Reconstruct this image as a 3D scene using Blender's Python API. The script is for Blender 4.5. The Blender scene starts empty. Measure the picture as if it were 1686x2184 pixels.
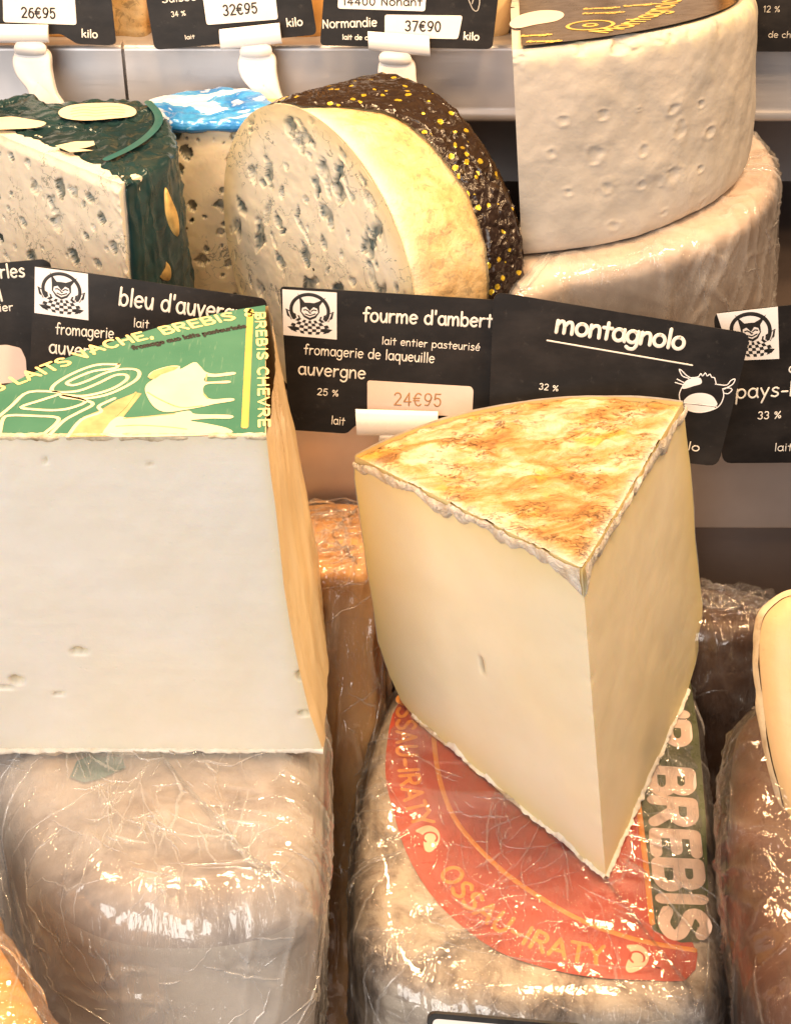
import bpy, math, random
import numpy as np
from mathutils import Vector

R_ = math.radians
sc = bpy.context.scene
COL = sc.collection
random.seed(7)

# ------------------------------------------------------------------ camera
PITCH = R_(34.0); DIST = 70.0; FPX = 3495.0          # cm, photo measured on a 1686 x 2184 grid
CAM = np.array([0.0, -DIST*math.cos(PITCH), DIST*math.sin(PITCH)])
cd = bpy.data.cameras.new('camera'); cam = bpy.data.objects.new('camera', cd); COL.objects.link(cam)
cam.location = CAM*0.01
cam.rotation_euler = (math.pi/2 - PITCH, 0, 0)
cd.sensor_fit = 'VERTICAL'; cd.sensor_height = 24.0; cd.lens = 24.0*FPX/2184.0
cd.clip_start = 0.01; cd.clip_end = 50.0
sc.camera = cam

# ------------------------------------------------------------------ world and lamps (an indoor counter: no sun, no sky)
w = bpy.data.worlds.new('World'); sc.world = w; w.use_nodes = True
bg = w.node_tree.nodes['Background']
bg.inputs[0].default_value = (0.95, 0.86, 0.80, 1); bg.inputs[1].default_value = 0.14
sc.view_settings.view_transform = 'Standard'; sc.view_settings.look = 'None'
sc.view_settings.exposure = 0.0; sc.view_settings.gamma = 1.0
WARM = (1.0, 0.645, 0.34)
def area(name, loc, target, sx, sy, power, colr):
    l = bpy.data.lights.new(name, 'AREA'); l.shape = 'RECTANGLE'; l.size = sx; l.size_y = sy
    l.energy = power; l.color = colr
    o = bpy.data.objects.new(name, l); COL.objects.link(o)
    o.location = loc
    o.rotation_euler = (Vector(target)-Vector(loc)).to_track_quat('-Z', 'Y').to_euler()
    return o
# warm counter lamps in a row above the display, a cool window behind the photographer
for x, y, z, tx, ty, p in [(-0.42, -0.06, 0.66, -0.40, 0.10, 2.2), (-0.12, -0.05, 0.66, -0.10, 0.12, 2.5), (0.18, -0.06, 0.66, 0.18, 0.12, 2.7), (0.44, -0.24, 0.70, 0.20, 0.02, 3.3),
                           (0.40, 0.20, 0.62, 0.10, -0.06, 3.4), (-0.14, 0.20, 0.66, -0.10, -0.05, 4.2)]:
    area('counter_lamp', (x, y, z), (tx, ty, 0.0), 0.085, 0.085, p, WARM)
area('shop_window', (-0.55, -1.25, 0.62), (0.0, 0.0, 0.0), 1.2, 0.8, 20.5, (1.0, 0.945, 0.885))

# ------------------------------------------------------------------ projecting photo positions onto planes that stand in the scene
UP = np.array([0, math.sin(PITCH), math.cos(PITCH)]); FW = np.array([0, math.cos(PITCH), -math.sin(PITCH)])
def A(*v): return np.array(v, float)
def unit(v): v = np.asarray(v, float); return v/np.linalg.norm(v)
def ray(px, py): return A((px-843.0)/FPX, 0, 0) + UP*(-(py-1092.0)/FPX) + FW
def upl(px, py, p0, n):
    d = ray(px, py); return CAM + d*(np.dot(np.asarray(p0)-CAM, n)/np.dot(d, n))
def uy(px, py, y): return upl(px, py, (0, y, 0), A(0, 1, 0))
def uz(px, py, z): return upl(px, py, (0, 0, z), A(0, 0, 1))

class Frame:
    def __init__(s, o, ex, n):
        s.o = np.asarray(o, float); s.n = unit(n); ex = np.asarray(ex, float)
        s.ex = unit(ex - s.n*np.dot(ex, s.n)); s.ey = np.cross(s.n, s.ex)
    def l(s, px, py):
        d = upl(px, py, s.o, s.n)-s.o; return A(np.dot(d, s.ex), np.dot(d, s.ey))
    def L(s, pts): return [s.l(*p) for p in pts]
    def p(s, q, off=0.0):
        q = np.asarray(q, float)
        return s.o + q[..., :1]*s.ex + q[..., 1:2]*s.ey + s.n*off
    def p3(s, q):
        q = np.asarray(q, float)
        return s.o + q[..., 0:1]*s.ex + q[..., 1:2]*s.ey + q[..., 2:3]*s.n

# ------------------------------------------------------------------ numpy noise
def _h(ix, iy, iz, s):
    n = (ix.astype(np.int64)*374761393 + iy.astype(np.int64)*668265263 + iz.astype(np.int64)*2147483647 + s*1274126177) & 0xffffffff
    n = ((n ^ (n >> 13))*1274126177) & 0xffffffff
    n = ((n ^ (n >> 16))*2246822519) & 0xffffffff
    return ((n ^ (n >> 15)) & 0xffffff)/float(0xffffff)*2-1
def vn(P, s=0):
    P = np.asarray(P, float); f = np.floor(P); t = P-f; t = t*t*(3-2*t)
    x, y, z = [f[..., i].astype(np.int64) for i in range(3)]; r = 0
    for dx in (0, 1):
        for dy in (0, 1):
            for dz in (0, 1):
                wt = (t[..., 0] if dx else 1-t[..., 0])*(t[..., 1] if dy else 1-t[..., 1])*(t[..., 2] if dz else 1-t[..., 2])
                r = r + wt*_h(x+dx, y+dy, z+dz, s)
    return r
def fbm(P, s=0, o=4):
    P = np.asarray(P, float); r = 0; a = 1.0; tot = 0
    for i in range(o):
        r = r + a*vn(P*(2.03**i)+i*17.3, s+i); tot += a; a *= 0.5
    return r/tot
def n1(x, s=0, o=3):
    x = np.asarray(x, float); return fbm(np.stack([x, x*0+s*3.7, x*0+0.5], -1), s, o)
def crumple(P, seed, f=0.6, k=6, main=None, aniso=0.5):
    """folded film: sums of triangle waves over random directions: flat facets, sharp creases"""
    rs = np.random.RandomState(seed); h = 0
    for i in range(k):
        d = unit(rs.normal(size=3)) if main is None else unit(np.asarray(main)+aniso*rs.normal(size=3))
        fr = f*(0.6+1.6*rs.rand()); v = P@d*fr + rs.rand()*9 + 0.55*vn(P*0.33*f*2, seed+i)
        h = h + np.abs(v-np.floor(v)-0.5)*2/fr
    return h/k*f
def creases(P, seed, dirs, f=0.8):
    """long thin raised folds running along the given directions"""
    h = 0
    for i, d in enumerate(dirs):
        d = unit(d); along = (P@d)[..., None]*d
        q = (P-along)*f + along*f*0.10
        n = vn(q+31*i, seed+i); gate = np.clip(vn(P*0.25+9*i, seed+40+i)*2.2+0.45, 0, 1)
        h = h + np.exp(-(n/0.07)**2)*gate
    return h
def ss(a, b, x):
    t = np.clip((x-a)/(b-a), 0, 1); return t*t*(3-2*t)

# ------------------------------------------------------------------ mesh helpers
class MB:
    def __init__(s): s.V = []; s.F = []; s.n = 0; s.at = {}; s.mi = []; s.cur = 0
    def add(s, P, F, **at):
        P = np.asarray(P, float).reshape(-1, 3); k = len(P)
        s.V.append(P)
        for f in F: s.F.append(tuple(int(i)+s.n for i in f)); s.mi.append(s.cur)
        for key in set(list(s.at)+list(at)):
            lst = s.at.setdefault(key, [])
            have = sum(len(a) for a in lst)
            if have < s.n: lst.append(np.zeros(s.n-have))
            lst.append(np.broadcast_to(np.asarray(at.get(key, 0.0), float).reshape(-1) if np.ndim(at.get(key, 0.0)) else at.get(key, 0.0), (k,)))
        s.n += k; return s
    def grid(s, P, cu=False, cv=False, flip=False, **at):
        n, m = P.shape[:2]; idx = np.arange(n*m).reshape(n, m)
        if cu: idx = np.vstack([idx, idx[:1]])
        if cv: idx = np.hstack([idx, idx[:, :1]])
        a, b, c, d = idx[:-1, :-1].ravel(), idx[1:, :-1].ravel(), idx[1:, 1:].ravel(), idx[:-1, 1:].ravel()
        F = np.stack([d, c, b, a] if flip else [a, b, c, d], 1).tolist()
        return s.add(P, F, **at)
    def poly(s, P): return s.add(P, [tuple(range(len(P)))])
    def prism(s, P, d):
        """closed outline P (n,3) extruded along vector d"""
        P = np.asarray(P, float); n = len(P); Q = P+np.asarray(d, float)
        F = [tuple(range(n)), tuple(range(2*n-1, n-1, -1))]
        F += [(i, i+n, (i+1) % n+n, (i+1) % n) for i in range(n)]
        return s.add(np.vstack([P, Q]), F)
    def build(s, name, mats, parent=None, base=None, smooth=True, **props):
        V = np.vstack(s.V)
        b = np.asarray(base if base is not None else (parent['_b'] if parent is not None else (0, 0, 0)), float)
        me = bpy.data.meshes.new(name)
        me.from_pydata(((V-b)*0.01).tolist(), [], s.F); 
        mats = mats if isinstance(mats, (list, tuple)) else [mats]
        for m in mats: me.materials.append(m)
        if len(mats) > 1: me.polygons.foreach_set('material_index', s.mi)
        if smooth: me.polygons.foreach_set('use_smooth', [True]*len(me.polygons))
        for key, lst in s.at.items():
            v = np.concatenate(lst); v = np.concatenate([v, np.zeros(len(V)-len(v))])
            a = me.attributes.new(key, 'FLOAT', 'POINT'); a.data.foreach_set('value', v.astype(np.float32))
        me.update()
        o = bpy.data.objects.new(name, me); COL.objects.link(o)
        if parent is not None:
            o.parent = parent
            pb = np.asarray(parent['_b'], float); o.location = (b-pb)*0.01
        else: o.location = b*0.01
        o['_b'] = [float(x) for x in b]
        for k_, v_ in props.items(): o[k_] = v_
        return o
def thing(name, label, cat, base, group=None):
    o = bpy.data.objects.new(name, None); COL.objects.link(o); o.empty_display_size = 0.02
    o.location = np.asarray(base, float)*0.01; o['_b'] = [float(x) for x in base]
    o['label'] = label; o['category'] = cat
    if group: o['group'] = group
    return o
def gnormal(P, cv=False):
    du = np.gradient(P, axis=0)
    if cv: dv = (np.roll(P, -1, 1)-np.roll(P, 1, 1))/2
    else: dv = np.gradient(P, axis=1)
    n = np.cross(du, dv); L = np.linalg.norm(n, axis=-1, keepdims=True)
    return n/np.maximum(L, 1e-9), L[..., 0]
def smooth_closed(pts, N):
    P = np.asarray(pts, float); n = len(P); out = []
    for i in range(n):
        p0, p1, p2, p3 = P[i-1], P[i], P[(i+1) % n], P[(i+2) % n]
        for t in np.linspace(0, 1, 24, endpoint=False):
            out.append(0.5*((2*p1)+(-p0+p2)*t+(2*p0-5*p1+4*p2-p3)*t*t+(-p0+3*p1-3*p2+p3)*t**3))
    return resample(np.array(out), N, True)
def resample(P, N, closed=False):
    P = np.asarray(P, float)
    if closed: P = np.vstack([P, P[:1]])
    s = np.concatenate([[0], np.cumsum(np.linalg.norm(np.diff(P, axis=0), axis=1))])
    t = np.linspace(0, s[-1], N+1)[:-1] if closed else np.linspace(0, s[-1], N)
    return np.stack([np.interp(t, s, P[:, i]) for i in range(P.shape[1])], 1)
def catmull(pts, per=6):
    P = np.asarray(pts, float)
    if len(P) < 3: return resample(P, 3)
    Q = np.vstack([2*P[0]-P[1], P, 2*P[-1]-P[-2]]); out = []
    for i in range(1, len(Q)-2):
        p0, p1, p2, p3 = Q[i-1:i+3]
        for t in np.linspace(0, 1, per, endpoint=False):
            out.append(0.5*((2*p1)+(-p0+p2)*t+(2*p0-5*p1+4*p2-p3)*t*t+(-p0+3*p1-3*p2+p3)*t**3))
    out.append(P[-1]); return np.array(out)
def slab(fr, outline, depth, sh, nc=20, ns=10, nw=24, N=260, taper=0.0, closed_bottom=True, lean=0.0):
    """round shouldered slab: rings from the middle of the top, over the shoulder, down the wall"""
    O = smooth_closed(outline, N)
    area2 = np.sum(O[:, 0]*np.roll(O[:, 1], -1)-np.roll(O[:, 0], -1)*O[:, 1])
    if area2 < 0: O = O[::-1]
    t = np.roll(O, -1, 0)-np.roll(O, 1, 0); nr = np.stack([t[:, 1], -t[:, 0]], 1)
    nr /= np.linalg.norm(nr, axis=1, keepdims=True); I = O-nr*sh; c = I.mean(0)
    rings = []
    for i in range(nc): rings.append(np.column_stack([c+(I-c)*max(i/nc, 0.004), np.zeros(N)]))
    for i in range(ns+1):
        a = math.pi/2*i/ns
        rings.append(np.column_stack([I+nr*sh*math.sin(a), np.full(N, -sh*(1-math.cos(a)))]))
    for i in range(1, nw+1):
        k = i/nw; rings.append(np.column_stack([O-nr*taper*k-A(0, lean*k), np.full(N, -sh-(depth-sh)*k)]))
    Q = np.array(rings); P = fr.p3(Q)
    if closed_bottom:
        cc = P[-1].mean(0); P = np.concatenate([P, (cc+(P[-1]-cc)*0.01)[None]])
    nm, L = gnormal(P, True); nm[0] = fr.n
    return P, nm

# ------------------------------------------------------------------ materials
class NT:
    def __init__(s, name):
        s.m = bpy.data.materials.new(name); s.m.use_nodes = True; s.t = s.m.node_tree
        s.t.nodes.clear(); s.out = s.t.nodes.new('ShaderNodeOutputMaterial'); s.tc = None
    def n(s, typ, **kw):
        x = s.t.nodes.new(typ)
        for k, v in kw.items(): setattr(x, k, v)
        return x
    def ln(s, a, b): s.t.links.new(a, b)
    def setin(s, sock, v):
        if isinstance(v, bpy.types.NodeSocket): s.ln(v, sock)
        elif v is not None: sock.default_value = (tuple(v)+(1,) if isinstance(v, (tuple, list)) and len(v) == 3 and sock.type == 'RGBA' else v)
    def co(s, scale=(1, 1, 1), rot=(0, 0, 0)):
        if s.tc is None: s.tc = s.n('ShaderNodeTexCoord')
        mp = s.n('ShaderNodeMapping'); mp.inputs['Scale'].default_value = scale; mp.inputs['Rotation'].default_value = rot
        s.ln(s.tc.outputs['Object'], mp.inputs[0]); return mp.outputs[0]
    def noise(s, scale, detail=5, rough=0.55, st=(1, 1, 1), rot=(0, 0, 0), dist=0.0, typ='FBM'):
        x = s.n('ShaderNodeTexNoise'); x.noise_type = typ
        x.inputs['Scale'].default_value = scale; x.inputs['Detail'].default_value = detail
        x.inputs['Roughness'].default_value = rough; x.inputs['Distortion'].default_value = dist
        s.ln(s.co(st, rot), x.inputs['Vector']); return x.outputs['Fac']
    def voro(s, scale, feat='F1', st=(1, 1, 1), rot=(0, 0, 0), rnd=1.0, out='Distance'):
        x = s.n('ShaderNodeTexVoronoi'); x.feature = feat; x.inputs['Scale'].default_value = scale
        x.inputs['Randomness'].default_value = rnd
        s.ln(s.co(st, rot), x.inputs['Vector']); return x.outputs[out]
    def ramp(s, fac, stops, interp='LINEAR'):
        x = s.n('ShaderNodeValToRGB'); cr = x.color_ramp; cr.interpolation = interp
        while len(cr.elements) < len(stops): cr.elements.new(0.5)
        for e, (p, c) in zip(cr.elements, stops):
            e.position = p; e.color = (c, c, c, 1) if isinstance(c, (int, float)) else tuple(c)+(1,)
        s.ln(fac, x.inputs[0]); return x.outputs[0]
    def mix(s, fac, a, b, typ='MIX'):
        x = s.n('ShaderNodeMix', data_type='RGBA', blend_type=typ)
        s.setin(x.inputs['Factor'], fac); s.setin(x.inputs['A'], a); s.setin(x.inputs['B'], b); return x.outputs['Result']
    def math(s, op, a, b=None, clamp=False):
        x = s.n('ShaderNodeMath', operation=op); x.use_clamp = clamp
        s.setin(x.inputs[0], a)
        if b is not None: s.setin(x.inputs[1], b)
        return x.outputs[0]
    def attr(s, name):
        x = s.n('ShaderNodeAttribute'); x.attribute_name = name; return x.outputs['Fac']
    def bump(s, h, strength=0.3, dist=0.001, nrm=None):
        x = s.n('ShaderNodeBump'); x.inputs['Strength'].default_value = strength; x.inputs['Distance'].default_value = dist
        s.ln(h, x.inputs['Height'])
        if nrm is not None: s.ln(nrm, x.inputs['Normal'])
        return x.outputs[0]
    def princ(s, col, rough=0.5, metal=0.0, nrm=None, spec=0.5, sss=0.0, sssr=(0.01, 0.006, 0.003), coat=0.0, coatr=0.1):
        b = s.n('ShaderNodeBsdfPrincipled')
        s.setin(b.inputs['Base Color'], col); s.setin(b.inputs['Roughness'], rough); s.setin(b.inputs['Metallic'], metal)
        b.inputs['Specular IOR Level'].default_value = spec
        if sss: b.inputs['Subsurface Weight'].default_value = sss; b.inputs['Subsurface Radius'].default_value = (1, 0.6, 0.3); b.inputs['Subsurface Scale'].default_value = sssr[0]
        if coat: b.inputs['Coat Weight'].default_value = coat; b.inputs['Coat Roughness'].default_value = coatr
        if nrm is not None: s.ln(nrm, b.inputs['Normal'])
        return b.outputs[0]
    def done(s, sh): s.ln(sh, s.out.inputs[0]); return s.m

def plain(name, col, rough=0.5, metal=0.0, var=0.12, vs=80, bs=0.08, spec=0.5, coat=0.0):
    t = NT(name); n = t.noise(vs, 5)
    dark = tuple(c*(1-var) for c in col); lite = tuple(min(1, c*(1+var)) for c in col)
    c = t.ramp(n, [(0.3, dark), (0.7, lite)])
    r = t.ramp(t.noise(vs*2.3, 3), [(0.3, max(0, rough-0.06)), (0.7, min(1, rough+0.06))])
    return t.done(t.princ(c, r, metal, t.bump(t.noise(vs*6, 3), bs, 0.0006), spec, coat=coat))

def paste(name, col, yellow, sss=0.25, rough=0.42, bumpy=0.15, mould=None, veins=True):
    t = NT(name)
    base = t.mix(t.ramp(t.noise(28, 5, 0.6), [(0.35, 0.0), (0.7, 1.0)]), col, tuple(c*k for c, k in zip(col, (0.965, 0.95, 0.91))))
    base = t.mix(t.ramp(t.noise(420, 3), [(0.55, 0.0), (0.8, 0.25)]), base, tuple(c*0.88 for c in col))
    c = t.mix(t.attr('edge'), base, yellow)
    c = t.mix(t.ramp(t.noise(11, 4, 0.55), [(0.42, 0.0), (0.68, 0.22)]), c, yellow)
    h = t.math('ADD', t.noise(160, 6, 0.62), t.math('MULTIPLY', t.noise(900, 2), 0.3))
    h = t.math('ADD', h, t.math('MULTIPLY', t.noise(55, 3, 0.5, (0.25, 1, 4.0), (0, 0.15, 0)), 0.8))
    eye = t.math('MULTIPLY', t.ramp(t.voro(230), [(0.05, 1.0), (0.16, 0.0)]), t.ramp(t.noise(70, 2), [(0.56, 0.0), (0.62, 1.0)]))
    h = t.math('SUBTRACT', h, t.math('MULTIPLY', eye, 1.2))
    if mould:
        mv = t.ramp(t.noise(260, 4), [(0.3, mould[0]), (0.55, mould[1]), (0.75, mould[2])])
        c = t.mix(t.attr('mould'), c, mv)
        # faint blue veins between the openings
        if not veins: v = t.attr('none')
        else: v = t.ramp(t.math('ABSOLUTE', t.math('SUBTRACT', t.noise(95, 4, 0.6, dist=0.6), 0.5)), [(0.0, 0.75), (0.016, 0.0)])
        v = t.math('MULTIPLY', v, t.ramp(t.noise(40, 2), [(0.48, 0.0), (0.58, 1.0)]))
        c = t.mix(v, c, mould[1])
        if veins: c = t.mix(t.ramp(t.noise(65, 4, 0.6, dist=0.8), [(0.60, 0.0), (0.72, 0.30)]), c, mould[2])
    nb = t.bump(h, bumpy, 0.0012)
    return t.done(t.princ(c, t.ramp(t.noise(60, 3), [(0.3, rough-0.08), (0.7, rough+0.1)]), 0, nb, 0.4, sss, (0.006,)))

def film(name, veil=0.10, rough=0.07, bs=0.35, dirs=((0, 0, 0.5), (0.3, 0.2, -0.6), (0.9, 0.1, 1.2)), sc_=60, lines=1.0, spec=0.8, st=9.0):
    """thin clear plastic wrap: see-through, glossy, milky where it folds, thin straight creases"""
    t = NT(name)
    soft = t.noise(sc_*0.6, 3, 0.5, (1, 1, 1), (0, 0, 0), 0.6)
    r1 = t.noise(sc_*2.2, 3, 0.5, (1, 3, 1), dirs[0], 1.0, 'RIDGED_MULTIFRACTAL')
    h = t.math('ADD', t.math('MULTIPLY', soft, 1.2), t.math('MULTIPLY', r1, 0.10)); ln = None
    for i, d in enumerate(dirs):
        n = t.noise(sc_*(1.0+0.35*i), 2, 0.4, (st, 1, 1.6), d, 0.25)
        l = t.ramp(t.math('ABSOLUTE', t.math('SUBTRACT', n, 0.5)), [(0.0, 1.0), (0.022, 0.0)])
        l = t.math('MULTIPLY', l, t.ramp(t.noise(sc_*(0.5+0.13*i), 2, 0.5, (1, 1, 1), (i, 2*i, 0)), [(0.50, 0.0), (0.60, 1.0)]))
        ln = l if ln is None else t.math('MAXIMUM', ln, l)
    h = t.math('ADD', h, t.math('MULTIPLY', ln, 0.35*lines))
    nb = t.bump(h, bs, 0.0030)
    fr = t.n('ShaderNodeLayerWeight'); fr.inputs['Blend'].default_value = 0.32; t.ln(nb, fr.inputs['Normal'])
    fac = t.math('ADD', t.math('MULTIPLY', fr.outputs['Fresnel'], spec), 0.05, True)
    gl = t.n('ShaderNodeBsdfGlossy'); gl.inputs['Color'].default_value = (1, 1, 1, 1); gl.inputs['Roughness'].default_value = rough; t.ln(nb, gl.inputs['Normal'])
    tr = t.n('ShaderNodeBsdfTransparent'); tr.inputs['Color'].default_value = (1, 1, 1, 1)
    df = t.n('ShaderNodeBsdfDiffuse'); df.inputs['Color'].default_value = (0.85, 0.83, 0.82, 1); t.ln(nb, df.inputs['Normal'])
    vf = t.math('MULTIPLY', t.ramp(t.noise(sc_*0.5, 4, 0.6, (1, 2, 1), dirs[0]), [(0.3, 0.2), (0.72, 1.0)]), veil*1.6)
    vf = t.math('ADD', t.math('ADD', vf, t.math('MULTIPLY', ln, 0.16*lines)), t.math('MULTIPLY', t.attr('fold'), 0.10*lines), True)
    m1 = t.n('ShaderNodeMixShader'); t.ln(vf, m1.inputs[0]); t.ln(tr.outputs[0], m1.inputs[1]); t.ln(df.outputs[0], m1.inputs[2])
    m2 = t.n('ShaderNodeMixShader'); t.ln(fac, m2.inputs[0]); t.ln(m1.outputs[0], m2.inputs[1]); t.ln(gl.outputs[0], m2.inputs[2])
    return t.done(m2.outputs[0])

def rindy(name, stops, scale=60, st=(1, 1, 1), rough=0.6, bs=0.5, bd=0.002, spots=None, coat=0.0, detail=8):
    t = NT(name)
    n = t.noise(scale, detail, 0.62, st, dist=0.4)
    c = t.ramp(n, stops)
    if spots:
        m = t.ramp(t.noise(spots[1], 4, 0.6, st), [(spots[2], 0.0), (spots[2]+0.06, 1.0)])
        c = t.mix(m, c, spots[0])
    h = t.math('ADD', t.noise(scale*2.2, 8, 0.65, st), t.math('MULTIPLY', n, 0.6))
    return t.done(t.princ(c, t.ramp(n, [(0.3, rough-0.12), (0.7, rough+0.1)]), 0, t.bump(h, bs, bd), 0.4, coat=coat))

M = {}
M['paste_white'] = paste('white_paste', (0.83, 0.80, 0.735), (0.79, 0.66, 0.38), 0.25, 0.42, 0.15, [(0.16, 0.11, 0.06), (0.30, 0.22, 0.13), (0.45, 0.36, 0.22)], False)
M['paste_cream'] = paste('cream_paste', (0.85, 0.785, 0.61), (0.81, 0.65, 0.27), 0.30, 0.40, 0.05, [(0.16, 0.09, 0.03), (0.22, 0.13, 0.05), (0.3, 0.18, 0.07)], False)
M['paste_pale'] = paste('pale_paste', (0.64, 0.45, 0.25), (0.58, 0.35, 0.15), 0.3)
MO = [(0.015, 0.03, 0.032), (0.06, 0.10, 0.105), (0.20, 0.25, 0.24)]
M['paste_blue'] = paste('blue_veined_paste', (0.88, 0.80, 0.655), (0.82, 0.66, 0.38), 0.22, 0.38, 0.12, MO)
M['paste_green'] = paste('green_veined_paste', (0.88, 0.81, 0.69), (0.82, 0.66, 0.38), 0.22, 0.38, 0.12, [(0.02, 0.035, 0.03), (0.07, 0.10, 0.085), (0.24, 0.23, 0.18)])
M['side_amber'] = rindy('amber_rind', [(0.25, (0.68, 0.46, 0.20)), (0.5, (0.79, 0.60, 0.34)), (0.8, (0.85, 0.72, 0.50))], 22, (1, 1, 0.4), 0.32, 0.15)
M['steel'] = None
def steel(name, col, rough, st=(1, 1, 60), metal=0.55):
    t = NT(name)
    s_ = t.noise(30, 3, 0.5, st)
    c = t.mix(t.ramp(t.noise(9, 5, 0.6), [(0.35, 0.0), (0.7, 1.0)]), col, tuple(x*0.78 for x in col))
    r = t.ramp(s_, [(0.3, rough-0.07), (0.7, rough+0.1)])
    return t.done(t.princ(c, r, metal, t.bump(t.noise(260, 3, 0.5, st), 0.05, 0.0004)))
M['steel'] = steel('brushed_steel', (0.55, 0.53, 0.54), 0.36)
M['steel_step'] = steel('polished_steel', (0.74, 0.66, 0.63), 0.34, (0.3, 1, 1), 0.7)
M['steel_dark'] = steel('dark_steel', (0.21, 0.165, 0.15), 0.45)
t_ = NT('blackboard_card')
c_ = t_.mix(t_.ramp(t_.noise(35, 6, 0.65, (1, 1, 2)), [(0.42, 0.0), (0.75, 1.0)]), (0.010, 0.009, 0.0095), (0.026, 0.023, 0.023))
c_ = t_.mix(t_.ramp(t_.noise(260, 4, 0.7), [(0.62, 0.0), (0.74, 0.35)]), c_, (0.07, 0.065, 0.06))
M['card'] = t_.done(t_.princ(c_, t_.ramp(t_.noise(40, 5), [(0.3, 0.34), (0.7, 0.52)]), 0, t_.bump(t_.noise(300, 3), 0.05, 0.0004), 0.25))
M['chalk'] = plain('chalk_white', (0.78, 0.75, 0.70), 0.7, 0, 0.05)
M['chalk_dim'] = plain('faint_chalk', (0.42, 0.40, 0.37), 0.7, 0, 0.1)
M['paper'] = plain('white_paper', (0.82, 0.79, 0.78), 0.55, 0, 0.03)
M['paper_pink'] = plain('pinkish_paper', (0.78, 0.62, 0.54), 0.5, 0, 0.04)
M['ink'] = plain('black_ink', (0.015, 0.014, 0.014), 0.5, 0, 0.1)
M['ink_orange'] = plain('faded_orange_ink', (0.42, 0.22, 0.09), 0.5, 0, 0.1)
M['plastic'] = plain('white_plastic', (0.80, 0.78, 0.78), 0.28, 0, 0.02, 40, 0.02, 0.5)

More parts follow.
